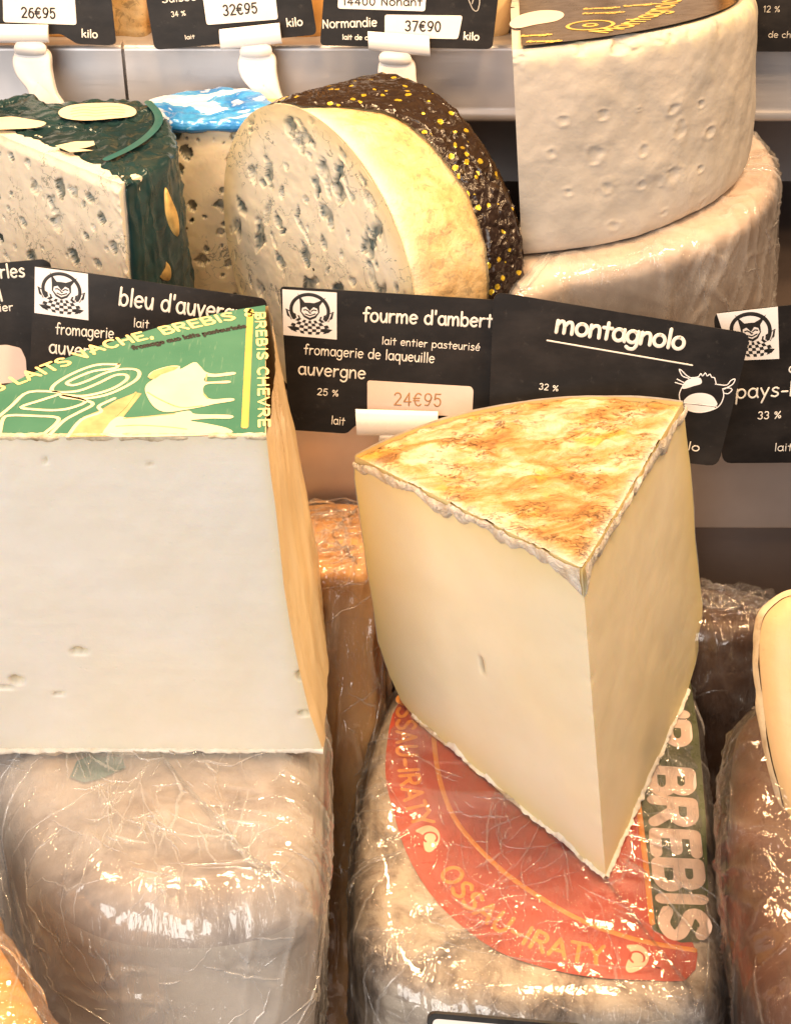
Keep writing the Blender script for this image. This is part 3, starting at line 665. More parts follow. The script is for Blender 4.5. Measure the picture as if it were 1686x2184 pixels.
# printed green label glued on the top
fl = Frame((0, 0, ZT), (1, 0, 0), (0, 0, 1))
def z3(pts): return [(x*.4145, 524.2+y*.4145) for x, y in pts]
t_ = NT('green_label_paper')
c_ = t_.mix(t_.ramp(t_.noise(20, 4), [(0.35, 0.0), (0.7, 1.0)]), (0.040, 0.165, 0.115), (0.07, 0.215, 0.155))
c_ = t_.mix(t_.ramp(t_.noise(120, 3, 0.5, (6, 0.6, 1)), [(0.62, 0.0), (0.75, 0.25)]), c_, (0.45, 0.55, 0.42))
M['green'] = t_.done(t_.princ(c_, 0.30, 0, t_.bump(t_.noise(60, 4), 0.12, 0.001), 0.5))
M['gold'] = plain('gold_print', (0.66, 0.45, 0.11), 0.35, 0, 0.15)
M['cream_print'] = plain('cream_print', (0.78, 0.66, 0.46), 0.35, 0, 0.10, 60)
M['tan_print'] = plain('tan_print', (0.55, 0.36, 0.18), 0.4, 0, 0.3, 120)
m = MB()
lab = np.vstack([rim-A(0, 0.12, 0)*0, A(XL, LBY+0.1, ZT)[None], A(xf(ZT)-0.05, LBY+0.1, ZT)[None]])
m.poly(lab[::-1]+A(0, 0, 0.03)); label = m.build('label', M['green'], block)
m = MB()
write_path(m, fl, "3 LAITS VACHE, BREBIS &", [(-8, 838), (54, 816), (187, 764), (224, 748), (365, 712), (450, 693), (532, 677), (552, 674)], 0.46, 0.07, 0.045)
write_path(m, fl, "BREBIS CHEVRE", [(545, 668), (550, 760), (553, 915)], 0.26, 0.05, 0.045)
m.build('lettering', plain('pale_gold_print', (0.80, 0.64, 0.30), 0.35, 0, 0.2, 200), label)
m = MB()
S_ = [(612, 615), (500, 617), (390, 655), (300, 705), (268, 740), (290, 757), (400, 752), (500, 715), (590, 672), (645, 668), (655, 690), (600, 730), (520, 760), (420, 778), (322, 772), (335, 785), (440, 790), (560, 768), (680, 710), (718, 670), (700, 642), (620, 640), (540, 660), (450, 700), (380, 722), (345, 712), (380, 690), (480, 650), (590, 635), (612, 615)]
H_ = [(-30, 905), (60, 830), (150, 757), (310, 762), (225, 795), (110, 835), (200, 848), (300, 850), (380, 835), (440, 803), (320, 775), (420, 795), (480, 820), (400, 865), (330, 905), (260, 975)]
D_ = [(0, 968), (18, 895), (60, 877), (180, 880), (295, 888), (290, 920), (230, 970)]
I_ = [(350, 985), (420, 900), (520, 860), (510, 830), (590, 790)]
for q in (S_, H_, D_, I_): ribbon(m, fl, catmull(fl.L(z3(q)), 4), 0.075, 0.012, 0.042)
m.build('lettering', M['cream_print'], label)
m = MB(); write_path(m, fl, "fromage aux laits pasteuris\u00e9s", [(284, 748), (400, 724), (526, 700)], 0.20, 0.045, 0.045); m.build('lettering', M['ink'], label)
m = MB(); ribbon(m, fl, fl.L([(534, 664), (528, 790), (522, 912)]), 0.13, 0.012, 0.04); m.build('border_line', M['gold'], label)
m = MB()
flat(m, fl, z3([(350, 990), (430, 885), (520, 850), (600, 800), (700, 760), (730, 765), (640, 880), (560, 985)]), 0.040)
m.build('picture', M['tan_print'], label)
m = MB()
flat(m, fl, z3([(755, 720), (790, 690), (762, 680), (790, 650), (870, 625), (925, 625), (930, 640), (1000, 605), (1030, 625), (1060, 655), (1110, 665), (1200, 655), (1205, 668), (1110, 680), (1060, 680), (1060, 705), (1175, 700), (1175, 712), (1060, 720), (1050, 770), (1090, 795), (1190, 790), (1200, 803), (1100, 820), (1060, 830), (950, 850), (850, 860), (790, 830), (750, 760)]), 0.048, True, 220)
flat(m, fl, z3([(555, 930), (610, 885), (680, 893), (850, 875), (970, 855), (1010, 872), (1185, 877), (1185, 895), (1080, 895), (980, 905), (1060, 920), (1170, 945), (1175, 972), (900, 985), (560, 985)]), 0.050, True, 200)
m.build('picture', M['cream_print'], label)
m = MB()
flat(m, fl, z3([(762, 682), (790, 652), (870, 627), (922, 628), (900, 645), (830, 668), (800, 690), (775, 692)]), 0.054)
for q in ([(760, 760), (830, 800), (930, 838), (1040, 830)], [(640, 895), (760, 885), (900, 870)], [(600, 935), (720, 930), (860, 938), (960, 950)], [(1065, 668), (1060, 700)], [(1050, 770), (1070, 792)], [(700, 760), (650, 830), (600, 880)]):
    ribbon(m, fl, catmull(fl.L(z3(q)), 4), 0.03, 0.004, 0.056)
m.build('picture', M['tan_print'], label)

#@@WRAPPED
# ================================================================== film wrapped cheeses
def wrapped(name, label, cat, fr, outline, depth, sh, body_mat, film_mat, seed, group=None, gap=0.10, amp=0.5, camp=0.3,  folds=((1, .3, 0), (.4, 1, .2)), body_amp=0.08,
            nc=46, nw=60, N=420, taper=0.0, f=0.55, main=None, loose=0.0, wall_mat=None, nfold=110, lean=0.0):
    P, nm = slab(fr, outline, depth, sh, 16, 10, 24, 200, taper, True, lean)
    base = P.reshape(-1, 3).mean(0); base = np.asarray(fr.o)-fr.n*depth+fr.ex*np.dot(P[16].mean(0)-fr.o, fr.ex)+fr.ey*np.dot(P[16].mean(0)-fr.o, fr.ey)
    root = thing(name, label, cat, base, group)
    m = MB(); d = fbm(P*0.45, seed, 4)*body_amp
    Pb = P+nm*np.minimum(d, 0.02)[..., None]
    if wall_mat is None:
        m.grid(Pb, cv=True); m.build('rind', body_mat, root)
    else:
        m.grid(Pb[:25], cv=True); m.build('rind', body_mat, root)
        m = MB(); m.grid(Pb[24:], cv=True); m.build('paste', wall_mat, root)
    P, nm = slab(fr, outline, depth, sh, nc, 16, nw, N, taper, False, lean)
    cr = crumple(P, seed+3, f, 6, main)*amp; fo = creases(P, seed+9, folds, 0.85)
    big = np.clip(fbm(P*0.22, seed+5, 3)+.15, 0, 1)*loose
    h = gap+cr*0.55+fo*camp+big
    PS = P+nm*h[..., None]
    dep = np.linspace(0, 1, P.shape[0])
    m = MB(); m.grid(P+nm*h[..., None], cv=True, flip=False, fold=np.clip(fo*0.9, 0, 1))
    rs = np.random.RandomState(seed+77); I0, I1 = int(nc*0.25), P.shape[0]-8
    clusters = [(rs.randint(I0, I1), rs.randint(0, N), rs.rand()*6.28) for _ in range(max(4, nfold//16))]
    for k in range(nfold):
        ci, cj, ca = clusters[rs.randint(len(clusters))]
        star = rs.rand() < 0.45
        a_ = ca+rs.normal()*(0.9 if star else 0.22)
        sp = 6 if star else 26
        if k % 2: ci, cj = rs.randint(I0, I1), rs.randint(0, N)
        i0, j0 = ci+rs.normal()*sp*0.8, cj+rs.normal()*sp
        L_ = (0.6+5.2*rs.rand()**2.2); n_ = 22; t_l = np.linspace(-0.5, 0.5, n_)*L_
        di = np.linalg.norm(PS[min(I1, max(1, int(ci)))+1, int(cj) % N]-PS[min(I1, max(1, int(ci))), int(cj) % N])+1e-3
        dj = np.linalg.norm(PS[int(np.clip(ci, 1, I1)), (int(cj)+1) % N]-PS[int(np.clip(ci, 1, I1)), int(cj) % N])+1e-3
        wig = np.cumsum(rs.normal(size=n_))*0.012*L_
        ii = i0+(t_l*math.cos(a_)-wig*math.sin(a_))/di; jj = j0+(t_l*math.sin(a_)+wig*math.cos(a_))/dj
        ok = (ii > 3) & (ii < P.shape[0]-3)
        if ok.sum() < 6: continue
        ii, jj = ii[ok], jj[ok]; ri, rj = np.floor(ii).astype(int), np.floor(jj).astype(int) % N
        fi, fj = (ii-np.floor(ii))[:, None], (jj-np.floor(jj))[:, None]
        def at_(Q): return (Q[ri, rj]*(1-fi)*(1-fj)+Q[ri+1, rj]*fi*(1-fj)+Q[ri, (rj+1) % N]*(1-fi)*fj+Q[ri+1, (rj+1) % N]*fi*fj)
        C_ = at_(PS); N_ = at_(nm); T_ = np.gradient(C_, axis=0); B_ = np.cross(N_, T_); B_ /= np.maximum(np.linalg.norm(B_, axis=1, keepdims=True), 1e-9)
        tp = np.sin(np.linspace(0.05, math.pi-0.05, len(C_)))[:, None]**0.6
        w_ = (0.022+0.06*rs.rand()**3)*tp*(1+0.4*rs.normal(size=(len(C_), 1))*0.5); hg = (0.03+0.07*rs.rand())*tp; sk = rs.normal()*0.5
        m.grid(np.stack([C_-B_*w_-N_*0.02, C_+B_*w_*sk+N_*hg, C_+B_*w_-N_*0.02], 1), fold=np.full(len(C_)*3, 1.0))
    m.build('plastic_film', film_mat, root)
    return root, P, nm
M['film'] = film('cling_film', 0.10)
M['film_milky'] = film('milky_cling_film', 0.20, 0.08, 0.35, ((0, 0, -0.6), (0.5, 0.2, -1.1), (0.9, 0.1, 0.5)), 50)
M['film_clear'] = film('clear_cling_film', 0.035, 0.07, 0.45, ((0, 0, 1.35), (0.1, 0.1, 1.15), (0.9, 0.1, 0.5)), 70)
M['paste_grey'] = paste('greyish_paste', (0.68, 0.60, 0.52), (0.62, 0.45, 0.25), 0.1)
M['film_dark'] = film('clear_film_over_dark', 0.012, 0.09, 0.45, ((0, 0, 0.8), (0.4, 0.2, -0.9), (0.9, 0.1, 0.5)), 70, 0.25, 0.38)
M['rind_grey'] = rindy('grey_mottled_rind', [(0.34, (0.11, 0.085, 0.07)), (0.45, (0.33, 0.27, 0.22)), (0.54, (0.52, 0.45, 0.37)), (0.7, (0.66, 0.58, 0.48))], 62, (1, 1, 1), 0.6, 0.4, 0.002)
M['rind_pale'] = rindy('pale_rind', [(0.32, (0.22, 0.165, 0.14)), (0.44, (0.38, 0.31, 0.27)), (0.56, (0.50, 0.42, 0.365)), (0.72, (0.62, 0.49, 0.36))], 34, (1, 1, 0.6), 0.6, 0.3, 0.002)
M['rind_gold'] = rindy('golden_rind', [(0.3, (0.56, 0.26, 0.06)), (0.55, (0.76, 0.41, 0.13)), (0.8, (0.84, 0.52, 0.20))], 25, (1, 1, 0.5), 0.5, 0.25)
M['rind_brown'] = rindy('brown_rind', [(0.3, (0.05, 0.018, 0.009)), (0.55, (0.105, 0.04, 0.018)), (0.8, (0.17, 0.075, 0.035))], 32, (1, 1, 0.7), 0.5, 0.4, 0.002, ((0.36, 0.18, 0.08), 22, 0.64))
M['rind_dark'] = rindy('dark_rind', [(0.3, (0.04, 0.02, 0.012)), (0.6, (0.10, 0.052, 0.03)), (0.85, (0.18, 0.10, 0.06))], 30, (1, 1, 1), 0.45, 0.3)

# under the white block
f1 = Frame((0, 0, ZB-0.32), (1, 0, 0), (0, 0, 1))
o1 = f1.L([(688, 1570), (684, 1700), (668, 1840), (640, 1900), (552, 1945), (400, 1965), (230, 1950), (110, 1890), (40, 1790), (-20, 1650), (-80, 1560), (-40, 1420), (250, 1330), (600, 1380), (680, 1450)])
w1, P1, n1_ = wrapped('wrapped_cheese', 'pale cheese in wrinkled cling film under the white block, bottom left', 'cheese', f1, o1, 15, 2.3, M['rind_pale'], M['film_milky'], 5, None, 0.10, 0.55, 0.10, ((1, .55, 0), (.2, .6, 1), (1, -.3, .1)), 0.08, taper=0.6, f=0.24, loose=0.2, N=560, nc=60, nw=80, wall_mat=M['paste_grey'], nfold=520, lean=6.0)
m = MB(); flat(m, f1, [(150, 1660), (165, 1625), (200, 1612), (262, 1618), (268, 1640), (220, 1662), (180, 1672)], 0.07); m.build('label', plain('teal_label', (0.05, 0.16, 0.15), 0.4, 0, 0.3), w1)

# under the wedge: red and green label
f2 = Frame(WB-wb_n*0.30, (1, 0, 0), wb_n)
o2 = f2.L([(850, 1440), (797, 1560), (768, 1720), (756, 1880), (775, 2030), (850, 2120), (1000, 2165), (1250, 2185), (1440, 2180), (1535, 2140), (1552, 1980), (1532, 1800), (1508, 1620), (1486, 1480), (1440, 1390), (1200, 1330), (950, 1350)])
w2, P2, n2_ = wrapped('wrapped_cheese', 'film wrapped cheese with red and green label under the tall wedge', 'cheese', f2, o2, 13, 1.5, M['rind_grey'], M['film_clear'], 15, None, 0.14, 0.45, 0.08, ((1, -.28, 0), (1, -.1, 0.1), (.3, -.5, -1)), 0.05, taper=0.2, f=0.35, main=(0.25, 1, 0.3), loose=0.1, N=560, nc=60, nw=70, nfold=560, lean=3.5)
M['red'] = plain('red_label_paper', (0.50, 0.065, 0.03), 0.35, 0, 0.18, 25)
M['orange_print'] = plain('orange_print', (0.80, 0.30, 0.045), 0.4, 0, 0.1)
M['olive'] = plain('olive_label_paper', (0.075, 0.085, 0.03), 0.3, 0, 0.35, 70)
M['pink_print'] = plain('pale_pink_print', (0.80, 0.62, 0.53), 0.4, 0, 0.05)
redpx = [(850, 1500), (826, 1580), (822, 1660), (838, 1730), (862, 1810), (905, 1890), (965, 1960), (1060, 2030), (1160, 2065), (1260, 2085), (1380, 2092), (1470, 2088), (1480, 2010), (1400, 1960), (1380, 1700), (1420, 1480), (1200, 1400), (950, 1400)]
def bent(mb, fr, pts, off, N=70):
    """label sheet on the wrapped cheese, filled as a fan"""
    q = smooth_closed(fr.L(pts), N)
    flat(mb, fr, q, off, False)
m = MB(); bent(m, f2, redpx, 0.045); lab2 = m.build('label', M['red'], w2)
m = MB(); flat(m, f2, [(1352, 1560), (1361, 1722), (1375, 1840), (1390, 1985), (1450, 2012), (1490, 2010), (1508, 1900), (1503, 1740), (1488, 1560), (1468, 1440), (1400, 1420)], 0.060); m.build('panel', M['olive'], lab2)
m = MB(); ribbon(m, f2, catmull(f2.L([(1352, 1600), (1361, 1722), (1375, 1840), (1389, 1970)]), 6), 0.12, 0.012, 0.064)
ribbon(m, f2, catmull(f2.L([(925, 1500), (924, 1570), (936, 1660), (965, 1740), (1010, 1800), (1075, 1862), (1150, 1915), (1240, 1965), (1330, 1998), (1400, 2015), (1480, 2028)]), 6), 0.11, 0.012, 0.05)
m.build('border_line', M['orange_print'], lab2); m = MB()
write_path(m, f2, "OSSAU-IRATY", [(848, 1480), (846, 1560), (850, 1640), (864, 1715), (886, 1768)], 0.62, 0.085, 0.05)
m.build('lettering', M['orange_print'], lab2); m = MB()
write_path(m, f2, "OSSAU-IRATY", [(935, 1862), (985, 1928), (1060, 1985), (1150, 2030), (1230, 2052), (1290, 2060)], 0.62, 0.085, 0.05)
write_path(m, f2, "OSSAU", [(1425, 2074), (1500, 2070), (1600, 2062)], 0.55, 0.085, 0.05, is_px=True, fit=False, scale=1.0) if False else None
m.build('lettering', M['orange_print'], lab2)
m = MB()
for cx, cy, r, a0 in ((912, 1790, 1.0, 0), (1352, 2046, 1.0, -30)):
    c = f2.l(cx, cy); q = np.array([(-.75, .55), (-.1, .95), (.45, .8), (.72, .3), (.62, -.35), (.2, -.95), (-.15, -.9), (-.28, -.35), (-.2, .1), (-.45, .35)])*r*0.72
    ca, sa = math.cos(R_(a0)), math.sin(R_(a0)); q = q@np.array([[ca, sa], [-sa, ca]])
    m = MB(); flat(m, f2, q+c, 0.055, False, 40); m.build('emblem', M['cream_print'], lab2)
    m = MB(); ribbon(m, f2, c+np.array(arc(.1, .05, .3, .28, -40, 230, 14))*1.0, 0.045, 0.012, 0.06); m.build('swirl', M['red'], lab2)
m = MB(); write_path(m, f2, "PUR BREBIS", [(1368, 1420), (1382, 1560), (1392, 1740), (1402, 1860), (1418, 2004)], 1.25, 0.26, 0.066, 0.10)
m.build('lettering', M['pink_print'], lab2)

# golden wrapped piece showing between the two front cheeses
zg = uy(735, 1222, 2.5)[2]
f3 = Frame((0, 0, zg), (1, 0, 0), (0, 0, 1))
o3 = f3.L([(640, 1225), (700, 1228), (770, 1225), (800, 1200), (810, 1130), (790, 1072), (700, 1062), (630, 1075), (600, 1130), (605, 1200)])
wrapped('wrapped_cheese', 'golden film wrapped cheese in the gap between white block and tall wedge', 'cheese', f3, o3, zg+28, 0.8, M['rind_gold'], M['film_clear'], 25, None, 0.08, 0.6, 0.25, ((1, .1, 0), (.1, .1, 1), (0, 0, 1)), 0.1, N=300, f=0.8, taper=-0.8, nfold=220, lean=9.0)
# dark wrapped piece right of the wedge
zd = uy(1560, 1300, 4.5)[2]
f4 = Frame((0, 0, zd), (1, 0, 0), (0, 0, 1))
o4 = f4.L([(1450, 1330), (1540, 1345), (1620, 1340), (1680, 1310), (1640, 1280), (1560, 1250), (1480, 1245), (1400, 1260), (1380, 1300)])
wrapped('wrapped_cheese', 'dark cheese in shiny film just right of the tall wedge, below the steel step', 'cheese', f4, o4, zd+28, 0.8, M['rind_dark'], M['film_dark'], 35, None, 0.10, 0.9, 0.3, ((1, -.8, 0), (.2, .1, 1), (.6, 0, -1)), 0.1, N=300, f=0.8, loose=0.2)
# brown wrapped wheel bottom right
zr = uy(1600, 1660, -10.0)[2]
f5 = Frame((0, 0, zr), (1, 0, 0), unit((-0.12, -0.22, 1)))
o5 = f5.L([(1588, 1500), (1560, 1640), (1570, 1800), (1590, 1980), (1625, 2140), (1720, 2240), (1900, 2260), (2050, 2100), (2060, 1800), (1950, 1560), (1750, 1450)])
wrapped('wrapped_cheese', 'reddish brown cheese under crinkled film in the bottom right corner', 'cheese', f5, o5, 16, 2.0, M['rind_brown'], M['film_dark'], 45, None, 0.12, 0.7, 0.22, ((.3, -1, 0), (.6, -1, .3), (0.2, .3, 1)), 0.15, N=420, f=0.55, loose=0.2)
# golden wrapped piece bottom left corner
zq = uy(20, 1960, -19.0)[2]
f6 = Frame((0, 0, zq), (1, 0, 0), unit((0.1, -0.1, 1)))
o6 = f6.L([(-300, 1830), (-120, 1860), (-40, 1930), (70, 2110), (120, 2240), (50, 2340), (-250, 2340), (-420, 2120)])
wrapped('wrapped_cheese', 'golden cheese in glinting film at the bottom left corner', 'cheese', f6, o6, 6, 1.2, M['rind_gold'], M['film_clear'], 55, None, 0.12, 0.9, 0.3, ((1, -.8, 0), (.2, 1, .2)), 0.1, N=300, f=0.7, loose=0.2)

# ================================================================== cream wheel piece at the right edge
RBY = -9.0
frr = Frame(uy(1680, 1500, RBY), (1, -0.25, 0), unit((-0.25, -0.77, 0.6)))
op = [(1690, 1256), (1645, 1277), (1613, 1318), (1604, 1390), (1610, 1480), (1622, 1580), (1645, 1680), (1684, 1800), (1760, 1880), (1900, 1900), (2020, 1750), (2040, 1450), (1950, 1290), (1800, 1250)]
rc = thing('cheese_piece', 'cut cream cheese with rounded top, cropped by the right edge', 'cheese', frr.p(frr.l(1780, 1880)).reshape(3))
Pp, nn = slab(frr, frr.L(op), 3.4, 1.3, 40, 10, 30, 260)
kk = np.concatenate([np.zeros(40), np.linspace(0, 1, Pp.shape[0]-40)])[:, None]*np.ones((1, 260))
m = MB(); q = Pp+nn*(fbm(Pp*0.6, 101)*0.05)[..., None]; m.grid(q[:47], cv=True, edge=np.clip(kk[:47]*5, 0, 1)*0.7); m.build('paste', M['paste_pale'], rc)
m = MB(); q = Pp+nn*(fbm(Pp*0.9, 102)*0.10+0.05)[..., None]; m.grid(q[46:], cv=True)
m.build('rind', rindy('speckled_cream_rind', [(0.3, (0.30, 0.19, 0.10)), (0.42, (0.60, 0.45, 0.28)), (0.6, (0.74, 0.60, 0.40)), (0.8, (0.80, 0.70, 0.52))], 50, (1, 1, 1), 0.55, 0.5), rc)

#@@BACKROW
# ================================================================== back row
def pits_field(U, V, blobs, seed, rough=0.9):
    """openings on a cut face: (u, v, ru, rv, turn) ellipses with ragged outlines; returns depth mask and mould colour"""
    mk = np.zeros_like(U); col = np.zeros_like(U); Q = np.stack([U, V, U*0], -1); wob = fbm(Q*2.6, seed, 4)*rough
    pat = np.clip(0.55+fbm(Q*1.4, seed+5, 3)*1.5, 0.1, 1)
    for (u, v, ru, rv, a) in blobs:
        ca, sa = math.cos(a), math.sin(a); du, dv = U-u, V-v
        x_, y_ = np.abs((du*ca+dv*sa)/ru), np.abs((-du*sa+dv*ca)/rv)
        r = 0.6*np.sqrt(x_**2+y_**2)+0.4*(x_+y_)*0.85+wob
        mk = np.maximum(mk, ss(1.04, 0.86, r))
        col = np.maximum(col, np.exp(-((r-0.95)/0.13)**2)*1.1)
    return mk, np.clip(np.maximum(col*mk**0.25*pat**0.4*1.15, mk*pat*0.85), 0, 1)
def rblobs(n, u0, u1, v0, v1, seed, smin=0.10, smax=0.45, tall=1.5):
    rs = np.random.RandomState(seed); out = []
    for i in range(n):
        s = smin+(smax-smin)*rs.rand()**2.2
        out.append((u0+(u1-u0)*rs.rand(), v0+(v1-v0)*rs.rand(), s*(0.5+0.35*rs.rand()), s*tall*(0.5+0.5*rs.rand()), rs.normal()*0.5))
    return out

# --- half cylinder in black and gold foil
FY = R_(52); fd = A(math.sin(FY), math.cos(FY), 0); FR = 7.9; FLN = 6.9
fc = uy(668, 575, 14.0)
ffr = Frame(fc, np.cross((0, 0, 1), -fd), -fd)
fo = thing('blue_cheese', 'round blue veined cheese cut open, wrapped in black foil with gold specks', 'cheese', fc-A(0, 0, FR))
na, nr = 260, 110
AA, RR = np.meshgrid(np.linspace(0, 2*math.pi, na, endpoint=False), np.linspace(0.01, 1, nr), indexing='ij')
wobR = 1+0.012*np.sin(3*AA+1)
U = RR*FR*np.cos(AA)*wobR; V = RR*FR*np.sin(AA)*wobR
bl = rblobs(105, -8, 8, -5, 8, 5, 0.10, 0.55, 1.9)
for px, py, ru, rv, a in [(655, 290, .9, .28, -.6), (720, 400, .5, .9, .3), (790, 430, .45, .75, .2), (640, 480, 1.0, .22, -.7), (735, 385, .12, 1.3, .5), (785, 530, .5, .7, 0), (560, 390, .3, .3, 0), (690, 520, .25, .5, .2), (600, 560, .4, .5, 0), (750, 600, .3, .45, 0)]:
    q = ffr.l(px, py); bl.append((q[0], q[1], ru*.9, rv*.6, a))
mk, mcol = pits_field(U, V, bl, 8); mk = mk*ss(1.0, 0.95, RR); mcol = mcol*ss(1.0, 0.95, RR)
dep = mk*0.22+0.03*fbm(np.stack([U, V, U*0], -1)*2, 9)
P = ffr.p(np.stack([U, V], -1))-ffr.n*dep[..., None]
m = MB(); m.grid(P, cu=True, mould=mcol, edge=ss(0.78, 1.0, RR)*0.9, flip=False)
m.build('paste', M['paste_blue'], fo)
m = MB(); S2, A2 = np.meshgrid(np.linspace(0, 1, 70), np.linspace(0, 2*math.pi, 320, endpoint=False), indexing='ij')
rr = FR*(1+0.012*np.sin(3*A2+1))-0.35*np.exp(-S2*FLN/0.25)*0.35-1.0*ss(.85, 1.0, S2)**2
q = np.stack([A2*6, S2*5, S2*0], -1)
rr = rr+fbm(q*1.2, 15, 4)*0.12
P = ffr.p(np.stack([rr*np.cos(A2), rr*np.sin(A2)], -1))-ffr.n*(S2*FLN)[..., None]
m.grid(P, cv=True, flip=True, edge=np.exp(-S2*FLN/0.8)+0.2*np.clip(fbm(q*.6, 16), 0, 1))
t_ = NT('yellow_peeled_rind')
n_ = t_.noise(50, 8, 0.65, dist=0.5)
c_ = t_.ramp(n_, [(0.32, (0.42, 0.25, 0.09)), (0.44, (0.60, 0.38, 0.15)), (0.54, (0.71, 0.50, 0.24)), (0.70, (0.79, 0.62, 0.38))])
c_ = t_.mix(t_.ramp(t_.noise(160, 6, 0.7, dist=0.8), [(0.54, 0.0), (0.62, 0.7)]), c_, (0.27, 0.19, 0.10))
c_ = t_.mix(t_.ramp(t_.noise(24, 3), [(0.5, 0.0), (0.68, 0.5)]), c_, (0.50, 0.40, 0.26))
c_ = t_.mix(t_.attr('edge'), c_, (0.86, 0.75, 0.55))
M['rind_yellow'] = t_.done(t_.princ(c_, 0.5, 0, t_.bump(t_.noise(130, 8, 0.65), 0.6, 0.0025), 0.4, 0.1, (0.004,)))
m.build('rind', M['rind_yellow'], fo)
# foil: starts at the face on the upper left, peeled back to 60 percent on the right
def foil_start(a):
    a = np.degrees(np.mod(a+math.pi, 2*math.pi)-math.pi)          # -180..180, 0 = right, 90 = top
    return np.interp(a, [-180, -90, -30, 10, 40, 62, 78, 88, 96, 180], [.2, .3, .60, .62, .60, .55, .42, .2, .02, .16])
m = MB()
st = foil_start(A2)+0.025*fbm(np.stack([np.cos(A2)*6, np.sin(A2)*6, A2*0], -1), 17, 3)
T3 = st+(1.03-st)*S2
rr = FR*(1+0.012*np.sin(3*A2+1))+0.03+0.13*ss(1.75, 1.2, A2)-1.0*ss(.85, 1.0, T3)**2
P0 = ffr.p(np.stack([rr*np.cos(A2), rr*np.sin(A2)], -1))-ffr.n*(T3*FLN-0.03)[..., None]
rad_ = P0-(fc-ffr.n*(T3*FLN)[..., None]); rad_ /= np.linalg.norm(rad_, axis=-1, keepdims=True)
P0 = P0+rad_*(crumple(P0, 19, 2.2, 8)*0.30*ss(0, .12, S2)+creases(P0, 23, ((1, .3, .5), (.5, 1, -.4)), 1.2)*0.08)[..., None]
m.grid(P0, cv=True, flip=True)
c_in = P0[-1].mean(0); m.grid(np.stack([P0[-1], c_in+(P0[-1]-c_in)*0.02]), cv=True, flip=True)
t_ = NT('black_gold_foil')
v_ = t_.n('ShaderNodeTexVoronoi'); v_.inputs['Scale'].default_value = 190; t_.ln(t_.co((1, 1, 1)), v_.inputs['Vector'])
d_ = t_.math('ADD', v_.outputs['Distance'], t_.math('MULTIPLY', t_.noise(500, 2), 0.25))
sepc = t_.n('ShaderNodeSeparateColor'); t_.ln(v_.outputs['Color'], sepc.inputs[0])
mk_ = t_.math('MULTIPLY', t_.ramp(d_, [(0.36, 1.0), (0.40, 0.0)]), t_.ramp(sepc.outputs[0], [(0.25, 0.0), (0.28, 1.0)]))
c_ = t_.mix(mk_, (0.022, 0.012, 0.008), (0.85, 0.60, 0.05))
M['foil_black'] = t_.done(t_.princ(c_, 0.27, t_.math('MULTIPLY', mk_, 0.6), t_.bump(t_.math('ADD', t_.noise(260, 5, 0.6, (1, 0.35, 1), (0.3, 0, 0.7), 0.8, 'RIDGED_MULTIFRACTAL'), t_.math('MULTIPLY', t_.voro(150, 'DISTANCE_TO_EDGE', (1, 0.4, 1), (0, 0.5, 0.6)), 1.5)), 0.7, 0.002), 0.5))
m.build('foil', M['foil_black'], fo)

# --- blue foil topped piece behind it
BY = 21.0
zt2 = uy(440, 258, BY)[2]; f7 = Frame((0, 0, zt2), (1, 0, 0), (0, 0, 1))
x0, x1 = uy(350, 300, BY)[0], uy(640, 300, BY)[0]
bb = thing('blue_cheese', 'blue veined cheese with blue and white foil on top, behind the cut round one', 'cheese', A((x0+x1)/2, BY+3, STEP_Z))
m = MB(); U, V = np.meshgrid(np.linspace(x0, x1, 130), np.linspace(STEP_Z, zt2, 190), indexing='ij')
bl = rblobs(90, x0, x1, STEP_Z, zt2-0.6, 15, 0.10, 0.5, 1.2); mk, mcol = pits_field(U, V, bl, 18)
P = np.stack([U, BY+mk*0.25+0.04*fbm(np.stack([U, V, U*0], -1)*1.5, 19), V], -1)
m.grid(P, mould=mcol, edge=0.25+0.5*ss(zt2-2, zt2-12, V))  # yellow light on the lower face is put into the paste colour
m.build('paste', M['paste_blue'], bb)
m = MB()
oo = f7.L([(350, 259), (318, 222), (390, 203), (480, 191), (545, 199), (590, 228), (640, 258), (500, 262)])
Q, nq = slab(f7, oo, 0.3, 0.15, 40, 6, 4, 240, 0, True); Q = Q+nq*((crumple(Q, 3, 0.8, 6)*0.35+creases(Q, 4, ((1, .3, 0), (.3, 1, 0)), 1.2)*0.10))[..., None]; m.grid(Q, cv=True)
t_ = NT('blue_white_foil')
n_ = t_.noise(30, 6, 0.6, (0.6, 1, 1), dist=1.2)
c_ = t_.ramp(n_, [(0.42, (0.80, 0.80, 0.82)), (0.46, (0.06, 0.34, 0.74)), (0.58, (0.015, 0.17, 0.55)), (0.62, (0.75, 0.80, 0.86)), (0.66, (0.04, 0.28, 0.68))])
m.build('foil', t_.done(t_.princ(c_, 0.25, 0.1, t_.bump(t_.noise(120, 4, 0.5, dist=0.7), 0.3, 0.002))), bb)
m = MB(); box(m, x0+0.05, BY+0.45, STEP_Z, x1, BY+4, zt2-0.25, 0.2); m.build('rind', M['rind_yellow'], bb)

